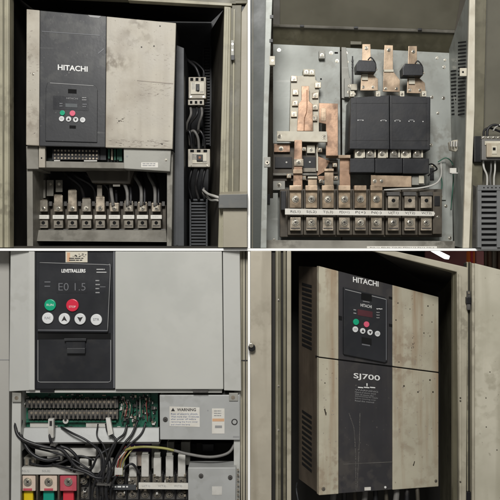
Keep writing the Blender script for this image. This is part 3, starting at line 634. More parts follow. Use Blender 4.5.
for i in range(6): m.cyl(484 + i*4, 187.6, .7, -.0235, .001, 'hole', 8)
m.build('slat', wd)

# ================================================================== BAY 3  (lower left)
MB().b(-40, 251, 9, 540, .05, .3, 'wall_beige', .001).b(-40, 359.4, 9, 360.2, .0492, .002, 'ink_grey').build('cabinet_wall', None, 'flat beige grey sheet metal wall left of the light grey drive', cat='wall panel')
m = MB().q([(239, 251, .03), (247.8, 251, .03), (247.8, 540, .03), (241, 540, .03)], .3, 'frame_pale', .001).b(242, 251, 242.9, 540, .029, .002, 'post_dark').b(245, 251, 245.9, 540, .028, .002, 'ink_dark')
m.b(241.5, 360, 247.6, 361, .0288, .001, 'ink_dark').build('cabinet_post', None, 'olive grooved cabinet post right of the light grey drive', cat='post')
MB().b(-20, 380, 247, 540, .23, .02, 'black').build('back_wall', kind='structure')

d3 = T('motor_drive', 'light grey drive with a large keypad and its lower cover removed', 'drive', 125, 499, .06)
m = MB().q([(10.5, 251, .012), (29, 251, .0), (29, 390.5, .0), (9, 391.5, .012)], .06, 'drive_grey_edge', .0014)
m.b(28.5, 251, 34.6, 390.2, -.004, .06, 'drive_grey_edge', .0018)
m.q([(115, 251, -.004), (222, 251, -.004), (223.4, 389.4, -.004), (115, 389.4, -.004)], .06, 'drive_grey', .002)
m.q([(222.8, 251, -.0015), (239.8, 251, .006), (241.2, 391, .006), (224, 390.5, -.0015)], .06, 'drive_grey_edge', .0016)
m.b(26, 389.5, 222, 392.8, .006, .05, 'drive_grey_edge', .0008)
cov = m.build('front_cover', d3)
MB().b(40, 388.6, 54, 392.4, .0005, .05, 'black').build('latch', cov)
MB().b(193, 388.8, 208, 392.6, .0005, .05, 'term_grey').build('latch', cov)
m = MB().b(34.8, 251, 114.8, 389, -.001, .05, 'panel_dark', .001)
m.b(34.8, 251, 36, 388, -.003, .003, 'black').b(113.4, 251, 114.6, 388, -.003, .003, 'ink_faint')
for (x0, y0, x1, y1) in ((37.6, 340, 38.2, 380), (110.4, 340, 111, 380), (40, 381.8, 108.5, 382.4)): m.b(x0, y0, x1, y1, -.0025, .001, 'ink_grey')
m.tube([(37.9, 379.5, -.002), (38.3, 381.4, -.002), (40.2, 382.1, -.002)], .3, 'ink_grey').tube([(110.7, 379.5, -.002), (110.2, 381.4, -.002), (108.3, 382.1, -.002)], .3, 'ink_grey')
m.b(38, 333, 110.5, 339, -.0022, .002, 'hole').build('front_panel', d3)
m = MB().q([(64, 338.5, -.010), (86, 338.5, -.010), (86, 341, -.010), (64, 341, -.010)], .01, 'charcoal', .0006).b(66, 341, 85, 348, -.006, .008, 'panel_dark', .0008).b(66.5, 348, 85, 353.6, -.010, .01, 'charcoal', .0012)
m.build('latch', d3)
m = MB().q([(38.6, 262, -.008), (109.5, 264.5, -.008), (111, 267, -.008), (107.8, 332.5, -.008), (37, 332, -.008)], .008, 'keypad_black', .0018)
m.tube([(40, 262.6, -.0086), (90, 264.2, -.0086), (107, 264.9, -.0086), (110.2, 267.5, -.0086), (109, 300, -.0086), (107.6, 331, -.0086)], .35, 'ink_grey')
m.q([(38, 329.6, -.0086), (107.6, 330.2, -.0086), (107.6, 330.9, -.0086), (38, 330.4, -.0086)], .001, 'ink_faint')
m.txt('LEVETRALLERS', 61.5, 269, 85.5, 272.6, -.0088, 'ink_white', .03)
m.lines(96.5, 269, 107, 274.8, -.0088, 2, 'ink_white', .2, 1).lines(44.5, 281.5, 51.5, 290, -.0088, 2, 'ink_faint', .22, 1).lines(95.5, 280, 100, 296, -.0088, 4, 'ink_grey', .28, 1).b(100, 286.5, 105.5, 287.2, -.0088, .0002, 'ink_faint')
m.b(56.5, 281, 87, 293, -.0086, .001, 'panel_dark')
k3 = m.build('keypad', d3)
MB().txt('E0 1.5', 58.5, 283, 85.5, 290.5, -.0090, 'ink_faint', -.01).build('display_digits', k3)
for x, y, r, c, t in ((50, 305, 5.7, 'btn_green', 'RUN'), (72.3, 305.3, 6.2, 'btn_red', 'STOP'), (47.6, 318.2, 5.6, 'btn_white', 'F'), (64.2, 318.8, 5.6, 'btn_white', 'u'), (80, 319, 5.6, 'btn_white', 'd'), (96.2, 319.7, 5.6, 'btn_white', 's')):
    m = MB().cyl(x, y, r, -.012, .006, c, 32, .0012)
    if t == 'u': m.q([(x, y-3, -.0124), (x+2.9, y+2.6, -.0124), (x, y+1.2, -.0124), (x-2.9, y+2.6, -.0124)], .0003, 'ink_dark')
    elif t == 'd': m.q([(x, y+3, -.0124), (x-2.9, y-2.2, -.0124), (x, y-1.4, -.0124), (x+2.9, y-2.2, -.0124)], .0003, 'ink_dark')
    elif t in 'Fs': m.txt('FUNC' if t == 'F' else 'STR', x - 3, y - 1.4, x + 3, y + 1, -.0124, 'ink_faint')
    else: m.txt(t, x - 3.4, y - 1.2 if t == 'RUN' else y + .4, x + 3.4, y + 1 if t == 'RUN' else y + 2.4, -.0124, 'ink_white')
    m.build('button', k3)
m = MB().b(65.5, 251, 87.5, 262.4, -.003, .004, 'cream', .0004).scuffs(72, 254, 86, 256.5, 14, -.0035, 'ink_dark', (1, 4), (.4, 1.2), 3).b(67, 252.6, 70, 261.6, -.0034, .0004, 'ink_orange').lines(69, 257.8, 85.5, 261.6, -.0034, 2, 'ink_dark', .5, 3)
MATS_y = None
m.build('rating_sticker', d3)
# lower compartment
MB().q([(12, 392, .02), (21, 392, .02), (20, 540, .02), (10.5, 540, .02)], .16, 'drive_grey_edge', .001).b(12, 392.6, 21, 402, .014, .01, 'steel', .0008).cyl(16.5, 398, 2, .0135, .002, 'lug').build('chassis_frame', d3)
m = MB().q([(234, 392, .02), (240.5, 392, .02), (239.5, 540, .02), (233.5, 540, .02)], .16, 'drive_grey_edge', .001)
m.b(229, 393, 238, 401, .009, .01, 'steel', .0008).cyl(233, 397.5, 2, .0085, .002, 'lug')
m.build('chassis_frame', d3)
m = MB().q([(17, 392.5, .06), (158, 392.5, .06), (158, 428, .06), (17, 428, .06)], .004, 'pcb', .0005)
for i in range(110):
    x = random.uniform(119, 155); y = random.uniform(394, 425); w = random.uniform(.8, 3)
    m.b(x, y, x + w, y + random.uniform(.8, 3.4), .056 - random.random()*.004, .006, random.choice(['black', 'pcb_dark', 'conduit_white', 'lug', 'term_grey', 'pcb']), .0003)
for i in range(70):
    x = random.uniform(18, 120); y = random.choice([394, 396, 409, 419, 421, 425]) + random.random()*1.5
    m.b(x, y, x + random.uniform(1, 4), y + 1.2, .057, .004, random.choice(['black', 'conduit_white', 'lug', 'pcb_dark']), .0003)
m.b(30, 422.6, 52, 427.4, .055, .004, 'conduit_white', .0004).b(86, 422.6, 106, 427, .055, .004, 'conduit_white', .0004)
m.cyl(65.5, 421, 3, .045, .01, 'conduit_white', 16, .0006).cyl(65.5, 420.3, 1.3, .0445, .001, 'ink_dark')
m.b(26, 420.5, 116, 422.4, .05, .01, 'pcb', .0004)
for i in range(9): m.tube([(122+i*3.6, 398+random.random()*6, .052), (124+i*3.2, 404+random.random()*8, .046), (121+i*3.8, 412+random.random()*10, .052)], .45, random.choice(['black','lug','wire_red','conduit_white','term_grey']), 6, 4)
m.build('circuit_board', d3)
for row, y0 in enumerate((399.5, 410.5)):
    m = MB().b(26 + row*2, y0, 118, y0 + 8.5, .042, .018, 'term_grey', .001)
    for i in range(20):
        x = 29.5 + row*2 + i*4.4
        m.cyl(x, y0 + 2.4, 1.35, .0408, .003, 'lug', 10).b(x - .9, y0 + 5, x + .9, y0 + 7.8, .0412, .002, 'hole').b(x + 1.8, y0 - .8, x + 2.4, y0 + 8.8, .0405, .004, 'lug_dull')
    m.build('signal_connector', d3)
m = MB()
for i in range(12):
    m.b(15 + random.random()*7, 401 + i*2.2, 20 + random.random()*6, 402.6 + i*2.2, .045, .01, random.choice(['lug', 'term_grey', 'black', 'conduit_white']), .0004)
m.build('ribbon_plug', d3)
m = MB().q([(21, 428, .045), (159, 428, .045), (159, 442, .035), (21, 442.5, .035)], .01, 'shield', .0006).b(20, 442.5, 160, 443.6, .036, .03, 'term_grey').q([(17, 402, .05), (21, 402, .05), (22, 444, .05), (17, 444, .05)], .01, 'shield', .0006)
m.build('tray', d3)
m = MB().q([(159.5, 395, .012), (239.5, 395, .012), (240, 440, .012), (160, 439.6, .012)], .05, 'shield', .0014)
m.screw(165.3, 419.5, 2, .012, 'term_grey').cyl(234.5, 422, 3.2, .0114, .001, 'ink_dark').cyl(234.5, 422, 2.1, .0106, .001, 'shield').cyl(207.8, 410.5, .7, .0117, .001, 'ink_grey').b(233, 436, 239.4, 437.5, .0115, .001, 'ink_grey')
shp = m.build('terminal_cover', d3)
m = MB().q([(169.5, 406.5, .0114), (199.5, 407.5, .0114), (199.8, 427, .0114), (169.6, 426, .0114)], .0006, 'white_label').q([(173, 407.8, .011), (175, 411.2, .011), (171, 411.2, .011)], .0002, 'ink_dark').txt('WARNING', 177, 408.2, 196, 411.2, .011, 'ink_dark', .02)
[m.txt(t, 171, 413 + i*2.7, 171 + w, 414.8 + i*2.7, .011, 'ink_blue') for i, (t, w) in enumerate((('Risk of electric shock.', 27), ('Wait more than 10 minutes', 28), ('after power off before', 25), ('removing the front cover', 27), ('and check the lamp', 19)))]
m.build('warning_label', shp)
m = MB().b(212, 408.5, 224.5, 433.6, .0114, .0006, 'white_label').b(212.4, 418.6, 224.2, 421.4, .011, .0002, 'ink_orange').lines(214, 410.5, 223, 417.5, .011, 3, 'ink_grey', .35, 3).b(215, 425.5, 222, 428, .011, .0002, 'ink_grey')
m.build('warning_label', shp, label='narrow white label with an orange band')
m = MB().q([(188, 467.5, .0), (236, 467.5, .0), (235, 540, .0), (188.5, 540, .0)], .05, 'shield', .0016).screw(201, 476, 1.9, .0, 'term_grey').screw(230.2, 477.6, 1.9, .0, 'term_grey').b(212, 486.5, 222, 495, -.0006, .0006, 'conduit_white')
for i in range(7): m.cyl(238, 470 + i*5, 1, .01, .004, 'lug', 10)
m.build('terminal_cover', d3, label='grey metal cover plate with two screws at the lower right')
m = MB().b(20, 444, 234, 540, .16, .01, 'black')
for x, y0, x1, y1 in ((85, 444, 98, 471), (102, 444, 110, 458), (151.5, 442, 159, 470), (167, 442, 174, 455), (181, 442, 190, 465)): m.b(x, y0, x1, y1, .11, .02, 'steel', .001)
m.b(56, 470.5, 63, 471, .1, .01, 'steel').b(127, 442, 151, 452, .12, .01, 'purple', .001).b(131, 452, 142, 466, .1, .01, 'cover_pink', .001).b(196, 443, 236, 466, .13, .02, 'inner_dark', .002).b(202, 444, 214, 452, .11, .02, 'black', .002)
m.b(19, 444, 22, 540, .03, .12, 'black').build('inner_back', d3)
MB().b(35, 448, 96, 456.5, .055, .02, 'conduit_white', .001).b(47, 456, 62, 461, .05, .02, 'conduit_white', .001).build('wire_channel', d3)
m = MB().b(17, 457.5, 36, 466.5, .045, .03, 'steel_dusty', .001)
for i in range(5): m.b(19 + i*3.3, 459.5, 21 + i*3.3, 465, .043, .01, 'black' if i % 2 else 'lug', .0004)
m.build('ground_bar', d3)

tb3 = T('terminal_block', 'terminal block with yellow, green and red input wires below the light grey drive', 'terminal block', 100, 499, .05)
m = MB().b(14.5, 467.5, 89, 474.6, .03, .012, 'conduit_white', .0008).txt('R(L1)', 22, 470, 29, 472.4, .0296, 'ink_grey').txt('S(L2)', 42, 470, 50, 472.4, .0296, 'ink_grey').build('top_rail', tb3)
MB().b(15, 474, 190, 540, .075, .03, 'term_grey', .001).b(16, 474.6, 19, 540, .04, .04, 'term_brown').build('base', tb3)
for x0, x1, cm, wm, l in ((19.5, 35.5, 'cover_pink', 'yellow', 'terminal with a yellow sleeve'), (40, 57, 'cover_pink', 'green', 'terminal with a green sleeve'), (60, 76.5, 'cover_red', 'red', 'terminal with a red sleeve')):
    c = (x0 + x1) / 2
    m = MB().b(x0, 475.5, x1, 491, .035, .03, cm, .001).b(x1 + .6, 475, x1 + 2.4, 500, .03, .04, 'term_brown', .0006)
    tm = m.build('terminal', tb3, label=l)
    MB().screw(c, 482, 3.4, .035).build('screw', tm)
    MB().b(c - 5.4, 490.6, c + 5.4, 540, .045, .012, wm, .002).b(c - 4.4, 488.5, c + 4.4, 490.6, .034, .002, 'cover_red').build('sleeve', tm)
for i in range(9):
    x = 84 + i*12.2
    m = MB().b(x - 5.4, 474 + (i % 2), x + 5.4, 499.5, .055, .02, 'term_grey', .001).b(x - 4.4, 476, x + 4.4, 486, .05, .01, 'lug_dull' if i > 3 else 'black', .0008).screw(x - .4, 481, 3, .05, 'lug_dull')
    m.screw(x, 494.5, 3, .055, 'lug_dull').b(x + 5.2, 472, x + 6.6, 500, .045, .03, 'black', .0005)
    for q_ in range(5):
        u = x + random.uniform(-5, 3.4); v = random.uniform(473, 496)
        m.b(u, v, u + random.uniform(1, 2.8), v + random.uniform(.8, 2.6), .043, .013, random.choice(['black', 'term_grey', 'lug', 'conduit_white', 'term_brown']), .0003)
    tm = m.build('terminal', tb3)
    if i > 2: MB().b(x - 3.8, 458 - (i % 3)*1.5, x + 3.8, 477, .046, .012, 'conduit_white', .002).b(x - 3, 453, x + 3, 458, .056, .01, 'steel', .001).build('ferrule', tm)
    else: MB().b(x - 4.4, 459, x + 4.4, 473, .058, .012, 'conduit_white', .0012).build('ferrule', tm)
MB().q([(138.5, 483, .030), (188.3, 483.6, .030), (188.3, 489.6, .030), (138.5, 489, .030)], .006, 'white_label', .0006).txt('U(T1)', 142, 485, 150, 487.4, .0296, 'ink_grey').txt('V(T2)', 158, 485, 166, 487.4, .0296, 'ink_grey').txt('W(T3)', 174, 485, 182, 487.4, .0296, 'ink_grey').build('label_strip', tb3)
MB().b(103, 485, 136, 490, .04, .006, 'drive_side', .0006).lines(105, 486, 134, 489, .0396, 1, 'ink_white', .5, 9).build('label_strip', tb3, label='dark printed strip')

G3 = 'loose black signal cables hanging across the wiring of the light grey drive'
bl = [([(16, 408, .03), (16, 430, .02), (24, 440, .015), (45, 447, .015), (62, 450, .02), (76, 466, .02), (92, 474, .02), (101, 488, .02), (100, 503, .02)], 1.8, 'thick black cable sweeping from the left edge down to the bottom middle'),
      ([(18, 430, .03), (30, 452, .02), (46, 460, .02), (60, 458, .03)], 1.9, 'black cable bending down under the left end of the grey tray'),
      ([(50, 424, .03), (50, 438, .02), (54, 446, .02), (64, 452, .02), (72, 462, .02), (71, 470, .03)], 1.4, 'black cable with a pale plug at the middle left of the tray'),
      ([(61, 427, .04), (72, 433, .025), (86, 440, .02), (98, 450, .02), (102, 464, .02), (100, 486, .02)], 1.1, 'black cable crossing the tray diagonally toward the centre'),
      ([(106, 424, .04), (108, 432, .03), (116, 440, .02), (112, 452, .02), (104, 470, .02), (101, 495, .015)], 1.2, 'black cable leaving the board right of centre, the left of the forked pair'),
      ([(127, 424, .04), (124, 434, .03), (116, 441, .02), (108, 456, .015), (103, 478, .015), (103, 502, .015)], 1.2, 'black cable leaving the board right of centre, the right of the forked pair'),
      ([(138, 420, .04), (132, 434, .03), (124, 444, .02), (114, 462, .02), (104, 480, .015)], 1.2, 'black cable from the crowded right end of the board'),
      ([(52, 464, .03), (68, 468, .02), (84, 472, .02), (98, 478, .018), (118, 476, .03)], 1.3, 'black cable lying across the wiring just above the red terminal'),
      ([(94, 446, .03), (101, 452, .025), (104, 466, .02), (98, 484, .02), (98, 503, .02)], 1.6, 'short black cable rising beside the central bundle'),
      ([(108, 456, .03), (110, 470, .02), (106, 490, .014), (108, 503, .014)], 2.0, 'thick black cable on the right side of the central bundle'),
      ([(60, 446, .03), (70, 450, .03), (78, 460, .03), (74, 472, .03)], 1.6, 'black cable looping behind the pale wire channel')]
bl += [([(22, 420, .03), (20, 436, .02), (30, 446, .025), (52, 452, .025), (70, 458, .022), (90, 470, .02)], 1.0, 'thin black cable running just above the thick one from the left edge'),
       ([(30, 463, .035), (44, 466, .03), (60, 463, .03), (78, 456, .03), (94, 460, .03)], 1.1, 'thin black cable rising to the right across the pale wire channel'),
       ([(98, 424, .045), (97, 436, .03), (104, 446, .025), (108, 462, .02), (107, 480, .015)], .8, 'thinnest black cable left of the forked pair'),
       ([(146, 422, .045), (141, 434, .035), (128, 446, .025), (118, 458, .02), (110, 478, .018)], 1.0, 'thin black cable sweeping down from the far right end of the board'),
       ([(84, 476, .03), (92, 468, .025), (98, 456, .022), (110, 448, .03)], 1.2, 'black cable climbing from the first dark terminal to the bundle'),
       ([(140, 474, .035), (132, 464, .03), (122, 470, .025), (112, 484, .02), (110, 503, .02)], 1.3, 'black cable hooping over the small pale plug to the bundle'),
       ([(92, 503, .02), (93, 488, .022), (98, 476, .02), (106, 466, .02)], 1.4, 'black cable at the left side of the bundle foot')]
for p_, r_, l_ in bl: cable(p_, r_, 'cable_black', l_, G3)
MB().tube([(118, 474, .03), (119, 462, .03), (124, 451, .025), (140, 447, .015), (162, 448, .015), (176, 451, .015)], 1.3, 'cable_olive').tube([(174, 450.4, .015), (188, 454, .015), (210, 457, .015), (228, 453, .02), (236, 442, .03)], 1.5, 'cable_grey').build('cable', None, 'yellow to grey cable arching right under the warning label plate', cat='cable')
for i, (c, e) in enumerate((('wire_red', 117), ('wire_brown', 119.5), ('cable_olive', 122), ('conduit_white', 115))):
    cable([(e, 476, .02), (e + 1, 464, .02), (e + 3 + i, 456, .02), (e + 9 + i*2, 446, .03)], .7, c, ('thin red wire in the small fan of coloured wires', 'thin brown wire in the small fan of coloured wires', 'thin yellow green wire in the small fan of coloured wires', 'thin white wire in the small fan of coloured wires')[i], 'thin coloured wires above the middle terminals', 'wire', 'wire')
MB().b(48, 419, 53.5, 438, .02, .012, 'conduit_white', .0012).b(49.5, 421, 52, 426, .0195, .002, 'ink_dark').build('plug', None, 'pale plug standing in front of the board and tray, at the left', cat='plug')
MB().q([(105.5, 418, .03), (110, 418, .03), (113, 434, .02), (108, 436, .02)], .01, 'conduit_white', .001).build('plug', None, 'pale plug hanging right of centre in front of the tray', cat='plug')
MB().b(115, 468, 122.5, 475, .018, .01, 'conduit_white', .001).build('plug', None, 'small pale plug at the foot of the coloured wires', cat='plug')

for x, y, w_, lb in ((96.5, 484, 14, 'pale tie strapped round the foot of the black cable bundle'), (50, 444.5, 6, 'pale tie round the thick cable at the left below the tray')):
    MB().q([(x, y, .006), (x + w_, y + .6, .006), (x + w_, y + 2, .006), (x, y + 1.5, .006)], .02, 'term_grey', .0006).b(x + w_*.6, y - .6, x + w_*.6 + 2, y + 2.2, .003, .004, 'term_grey', .0004).build('cable_tie', None, lb.replace('pale', 'grey'), cat='cable tie')
# ================================================================== BAY 4  (lower right)
cab4 = T('control_cabinet', 'open beige cabinet around the drive with the vented left side', 'cabinet', 360, 499, .2)
MB().q([(250.3, 251, -.012), (271.5, 251, -.012), (271.5, 540, -.012), (250.3, 540, -.012)], .012, 'door_grain', .0014).build('door', cab4, label='grained beige door leaf with a black knob')
m = MB().cyl(251.8, 348, 3.6, -.024, .012, 'black', 20, .001).cyl(251.2, 345.5, 2.2, -.027, .006, 'screw', 16, .0006)
m.build('knob', cab4.children[0])
m = MB().b(271.8, 251, 287, 540, .0, .02, 'inner_dark', .001).b(275.3, 251, 281, 540, -.006, .012, 'post_dark', .0015).b(276.6, 251, 277.6, 540, -.0075, .003, 'frame_pale', .0004)
m.b(283.2, 251, 286, 540, -.008, .014, 'post_dark', .001).b(286.8, 251, 291.2, 540, -.010, .02, 'frame_pale', .0014)
for y in (300, 386, 430): m.screw(278.6, y, .9, -.007)
m.build('frame_post', cab4)
# inner walls and ceiling (rotated a little with the drive)
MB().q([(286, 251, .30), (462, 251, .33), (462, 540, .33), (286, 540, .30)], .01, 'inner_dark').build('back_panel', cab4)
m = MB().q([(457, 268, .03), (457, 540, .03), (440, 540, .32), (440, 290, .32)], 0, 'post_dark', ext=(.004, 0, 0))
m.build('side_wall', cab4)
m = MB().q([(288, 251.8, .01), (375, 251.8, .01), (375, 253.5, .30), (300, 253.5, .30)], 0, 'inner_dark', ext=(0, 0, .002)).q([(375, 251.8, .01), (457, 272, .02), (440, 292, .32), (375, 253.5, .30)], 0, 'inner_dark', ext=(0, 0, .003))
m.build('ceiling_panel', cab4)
m = MB().q([(372, 251, -.004), (395, 251, -.004), (468, 267.5, -.004), (466, 540, -.004), (459.5, 540, -.004), (457, 272, -.004)], .02, 'frame_pale', .002)
m.q([(380, 249.5, .001), (457.4, 271, .001), (457.4, 540, .001), (453.2, 540, .012), (453.2, 273, .012), (380, 252.5, .012)], .015, 'post_dark', .001)
m.q([(458.8, 274, -.008), (461.6, 275, -.008), (461.8, 540, -.008), (459.6, 540, -.008)], .006, 'frame_pale', .001)
for y in (398, 401, 482): m.cyl(460.5, y, .8, -.0095, .002, 'inner_brown', 8)
m.build('frame_surround', cab4)
m = MB().b(466.2, 263, 472, 540, .006, .02, 'inner_dark', .001).b(467.2, 262, 468.2, 540, .001, .01, 'post_olive', .0006).b(470, 262, 471.2, 540, .0, .012, 'post_dark', .0006)
m.b(466.5, 492, 471, 540, -.006, .01, 'black', .001)
m.build('hinge_channel', cab4)
m = MB().b(466.4, 297, 471.4, 304, -.012, .016, 'black', .0016).b(467.2, 291, 470.6, 310, -.010, .012, 'term_grey', .0012).cyl(469, 293, 1, -.0115, .003, 'lug')
m.build('hinge', cab4)
m = MB().q([(472, 263, -.012), (474.6, 263.6, -.014), (474.6, 540, -.014), (472, 540, -.012)], .012, 'frame_pale', .001)
m.q([(474.8, 263.2, -.010), (545, 281, -.010), (545, 540, -.010), (474.8, 540, -.010)], .012, 'door_pale', .0016)
for x, y in ((486, 398), (486.3, 427), (474, 467), (497, 450), (490, 372)): m.cyl(x, y, .6, -.0106, .0008, 'inner_brown', 8)
m.build('door', cab4, label='pale beige door leaf standing open on the right')

# rotated drive
th = math.radians(18); bb = math.tan(th); X0 = 69 * S * (CD + .02) / CD; aa = .02 - bb * X0
def D4(px):
    k = (px - 250) * S
    return (aa + bb * k) / (1 - bb * k / CD)
E4 = (-math.sin(th), math.cos(th), 0)
def s4(y): return .27 - .33 * (y - 275) / 218
def N4(sk=s4): return MB(sk, D4, E4)
d4 = T('motor_drive', 'stained beige drive with dark centre strip, turned to show its vented left side', 'drive', 378, 494, .06)
# top edge of the front: y at x ; bottom edge
def ty(x): return 266 + (x - 319) * (297 - 266) / 119.5
def my(x): return 357.2 + (x - 319) * (372.5 - 357.2) / 119.5
def by(x): return 495.3 - (x - 319) * (495.3 - 486.5) / 119.5
def strip(m, x0, x1, f0, f1, d, t, mat, bev=0, n0=0, n1=0):
    m.q([(x0, f0(x0) + n0, d), (x1, f0(x1) + n0, d), (x1, f1(x1) + n1, d), (x0, f1(x0) + n1, d)], t, mat, bev)
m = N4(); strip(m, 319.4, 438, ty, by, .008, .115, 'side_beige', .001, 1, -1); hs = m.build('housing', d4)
# slots on the left side wall
def side(u, y):  # u depth along the side
    return P(319.4, y, .028) + Vector(E4) * u
for y0, n in ((286, 14), (420, 11)):
    m = N4()
    for i in range(n):
        y = y0 + i * (4.9 if y0 < 300 else 5.5)
        v = [side(.040, y), side(.094, y - 1.6), side(.094, y + 1.0), side(.040, y + 2.7)]
        m.prism([p + Vector((-.0008, -.0004, 0)) for p in v], (.0005, .0002, 0), 'hole')
    m.build('vent_slot', hs)
m = N4()
strip(m, 319, 338.6, ty, my, 0, .012, 'beige_clean', .0014, 0, -.5); strip(m, 392.7, 438.6, ty, my, 0, .012, 'beige_clean', .0014, 0, -.5)
strip(m, 319, 438.6, my, my, .004, .02, 'hole', 0, -.6, .6)
for x, y in ((398, 303), (410, 309), (422, 315), (399, 362), (396, 320), (428, 306), (432, 322), (424, 333), (413, 344), (430, 336)): m.cyl(x, y, random.uniform(.4, .9), -.0006, .0008, 'inner_brown', 8)
m.scuffs(397, 300, 434, 360, 22, -.0003, 'scuff', (.5, 2.2), (.3, 1.2), 31).scuffs(411, 335, 415, 352, 7, -.0003, 'side_beige', (.3, .8), (.8, 3), 5).scuffs(414, 352, 424, 368, 8, -.0003, 'scuff', (.6, 2), (.6, 2), 6)
m.build('upper_cover', d4)
m = N4()
strip(m, 319, 338.6, my, by, 0, .012, 'beige_clean', .0014, .7, 0); strip(m, 392.7, 438.6, my, by, 0, .012, 'beige_clean', .0014, .7, 0)
m.screw(323.6, 489, 1.6, 0, 'lug_dull').screw(436, 481, 1.3, 0, 'lug_dull')
for x, y in ((325, 383), (326, 413), (404, 386), (413.5, 465), (430, 380), (418, 392), (433, 392)): m.cyl(x, y, random.uniform(.6, 1.1), -.0006, .0008, 'inner_brown', 8)
m.scuffs(396, 378, 436, 482, 40, -.0003, 'scuff', (.5, 2.4), (.4, 2.2), 32).scuffs(321, 370, 337, 485, 22, -.0003, 'scuff', (.5, 2), (.4, 2), 33)
m.q([(324, 409, -.0005), (325.2, 408.6, -.0005), (326.6, 415, -.0005), (325.6, 415.4, -.0005)], .0006, 'inner_brown')
m.q([(413, 465.6, -.0005), (414.4, 461, -.0005), (415, 461.6, -.0005), (413.8, 466, -.0005)], .0006, 'inner_brown')
m.build('lower_cover', d4)
m = N4(); strip(m, 338.9, 392.4, ty, my, .001, .012, 'charcoal_warm', .001, 0, -.6)
strip(m, 338.9, 392.4, my, by, .001, .012, 'charcoal_warm', .001, .8, -.4)
m.q([(343, 464, .0004), (392, 461.6, .0004), (392, 462.3, .0004), (343, 464.5, .0006)], .0004, 'charcoal_dust')
rn = random.Random(4)
for px0, pts in ((0, ((349, 413), (354, 428), (355.5, 450), (356, 490))), (1, ((360, 413), (359.4, 440), (358, 470), (357, 491)))):
    for (xa, ya), (xb, yb) in zip(pts, pts[1:]):
        n = int((yb - ya) / 1.6)
        for k in range(n):
            if rn.random() < .08: continue
            t = k / n; t2 = min(1, (k + rn.uniform(.8, 1.6)) / n); w_ = rn.uniform(.35, .75)
            xx = xa + (xb - xa) * t + rn.uniform(-.1, .1); x2 = xa + (xb - xa) * t2 + rn.uniform(-.1, .1)
            m.q([(xx - w_/2, ya + (yb-ya)*t, .0007), (xx + w_/2, ya + (yb-ya)*t, .0007), (x2 + w_/2, ya + (yb-ya)*t2, .0007), (x2 - w_/2, ya + (yb-ya)*t2, .0007)], .0002, 'charcoal_dust')
m.b(364.6, 487.2, 370.8, 490.4, 0, .001, 'white_label').cyl(385.4, 487.3, 1.2, 0, .001, 'ink_white')
m.b(339, 316, 342, 320, -.0004, .002, 'hole').b(389.2, 296.8, 392.3, 299, -.0004, .002, 'hole').b(389.2, 324, 392.3, 326.6, -.0004, .002, 'hole')
fp = m.build('front_panel', d4)
m = MB(lambda y: .19, D4, E4).txt('HITACHI', 353, 279, 378.5, 284.4, .0002, 'ink_white', .02); m.build('lettering', fp)
m = MB(lambda y: .10, D4, E4).txt('SJ700', 353.6, 374.2, 380, 381, .0002, 'ink_white', .012); m.build('lettering', fp)
m = MB(lambda y: .10, D4, E4).txt('!', 366.3, 383.2, 367.7, 386.3, .0002, 'ink_white', .05).lines(358, 387, 376, 389, .0002, 1, 'ink_white', .5, 2)
for i, t in enumerate(('WARNING', 'Hazard of electric shock', 'Wait 10 minutes after', 'disconnecting the supply', 'before removing cover', 'Read the manual')): m.txt(t, 355, 390 + i*2.15, 378 - (i % 3)*2, 391.5 + i*2.15, .0002, 'ink_grey')
m.build('lettering', fp)
m = N4()
m.q([(344, 287, -.006), (385, 297, -.006), (387.6, 300, -.006), (387.6, 361, -.006), (385, 362.6, -.006), (344, 354.5, -.006)], .012, 'keypad_black', .0016)
m.q([(345.2, 289, -.0066), (386, 299, -.0066), (386, 299.7, -.0066), (345.2, 289.7, -.0066)], .001, 'ink_grey').q([(386, 299, -.0066), (386.7, 299.4, -.0066), (386.7, 360, -.0066), (386, 360, -.0066)], .001, 'ink_faint')
m.sk = lambda y: .17
m.b(361.3, 293.6, 371.8, 300.4, -.0068, .001, 'hole').b(361.8, 337.8, 371.6, 344.4, -.0068, .001, 'hole').b(363, 301.4, 369.5, 302, -.0068, .001, 'ink_grey').b(362, 344, 370, 345.6, -.0068, .001, 'ink_faint')
m.txt('HITACHI', 360.6, 304.4, 371.6, 307.4, -.0070, 'ink_white').lines(376.5, 308.5, 383, 310, -.007, 1, 'ink_white', .5, 2)
m.b(357.6, 310.4, 372.6, 316.4, -.0068, .001, 'lcd_red').lines(353.5, 309.4, 356.4, 316, -.007, 2, 'ink_grey', .3, 1).lines(376.4, 312, 380, 320, -.007, 3, 'ink_grey', .3, 2)
k4 = m.build('keypad', d4)
for x, y, r, c, t in ((356.3, 322, 3.2, 'btn_green', 0), (366.8, 324.4, 3, 'btn_pink', 0), (355.6, 329.4, 3, 'btn_white', 1), (363, 331, 2.9, 'btn_white', 2), (370.3, 332.4, 2.9, 'btn_white', 3), (377.8, 333.8, 2.9, 'btn_white', 4)):
    m = N4().cyl(x, y, r, -.009, .004, c, 24, .0008)
    if t == 2: m.q([(x, y-1.6, -.0093), (x+1.5, y+1.3, -.0093), (x-1.5, y+1.1, -.0093)], .0002, 'ink_dark')
    elif t == 3: m.q([(x, y+1.6, -.0093), (x-1.5, y-1.3, -.0093), (x+1.5, y-1.1, -.0093)], .0002, 'ink_dark')
    elif t: m.lines(x-1.7, y-1, x+1.7, y+1.2, -.0093, 2, 'ink_grey', .4, 2)
    m.build('button', k4)
GD = 'cables leaving the underside of the drive with vented side'
for i in range(9):
    x = 333 + i * 10.5
    cable([(x, 486, .10), (x + .6, 494, .095), (x + 1.5 * ((i % 3) - 1), 512, .09)], 3.2 - (i % 3)*.5, ('cable_grey', 'cable_black', 'inner_brown')[i % 3],
          'one of the short dusty cables dropping from the underside of the drive with vented side', GD)
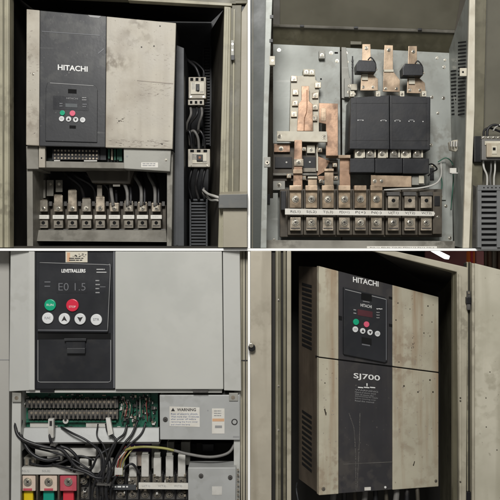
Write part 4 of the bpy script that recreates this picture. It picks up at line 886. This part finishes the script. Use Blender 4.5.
cable([(297, 482, .1), (296.4, 490, .06), (299, 505, .05)], .7, 'drive_side', 'thin grey wire hanging left of the drive with vented side underside', None)

# things seen above the right door
MB().b(468.6, 251, 475.4, 290, .12, .02, 'orange', .003).b(471, 251, 473, 290, .117, .004, 'btn_red', .001).build('orange_post', None, 'bright orange post rising behind the pale open door', cat='post')
m = MB()
for i, (x0, x1, c) in enumerate(((476, 484, 'red_cloth'), (484.5, 488, 'door_beige'), (488.5, 492, 'brown_board'), (492.4, 497.6, 'beige_worn'), (498, 545, 'brown_board'))):
    m.b(x0, 251, x1, 300, .2 + .01 * (i % 2), .03, c, .002)
m.build('board_stack', None, 'upright brown and tan boards stacked behind the pale open door', cat='boards')
MB().q([(425, 251, .3), (469, 251, .3), (469, 271, .3), (425, 260.5, .3)], .01, 'red_cloth', .001).build('curtain', None, 'dull red sheet behind the top corner of the beige cabinet', cat='sheet')
MB().q([(432, 251.2, .10), (440, 251.2, .10), (450, 256, .10), (449, 259.4, .10), (446, 259, .10)], .015, 'lamp_white', .001).build('ceiling_lamp', None, 'white tube lamp glowing above the beige cabinet top', cat='lamp')

# ================================================================== camera, light
cam = bpy.data.cameras.new('Camera'); co = bpy.data.objects.new('Camera', cam); COL.objects.link(co)
co.location = (0, -CD, 0); co.rotation_euler = (math.pi/2, 0, 0)
cam.sensor_width = 36; cam.lens = 36 * CD / (500 * S); cam.clip_end = 50; cam.clip_start = .05
sc.camera = co
def area(name, loc, tgt, size, power, col=(1, 1, 1)):
    l = bpy.data.lights.new(name, 'AREA'); l.shape = 'SQUARE'; l.size = size; l.energy = power; l.color = col
    o = bpy.data.objects.new(name, l); COL.objects.link(o); o.location = loc
    o.rotation_euler = (Vector(tgt) - Vector(loc)).to_track_quat('-Z', 'Y').to_euler()
area('key_lamp', (-.15, -2.1, 1.25), (0, 0, -.1), .6, 68, (1, .985, .965))
w = bpy.data.worlds.new('World'); sc.world = w; w.use_nodes = True
w.node_tree.nodes['Background'].inputs[0].default_value = (1, .98, .95, 1)
w.node_tree.nodes['Background'].inputs[1].default_value = .21
sc.view_settings.view_transform = 'Standard'; sc.view_settings.look = 'None'
sc.view_settings.exposure = -.1; sc.view_settings.gamma = 1
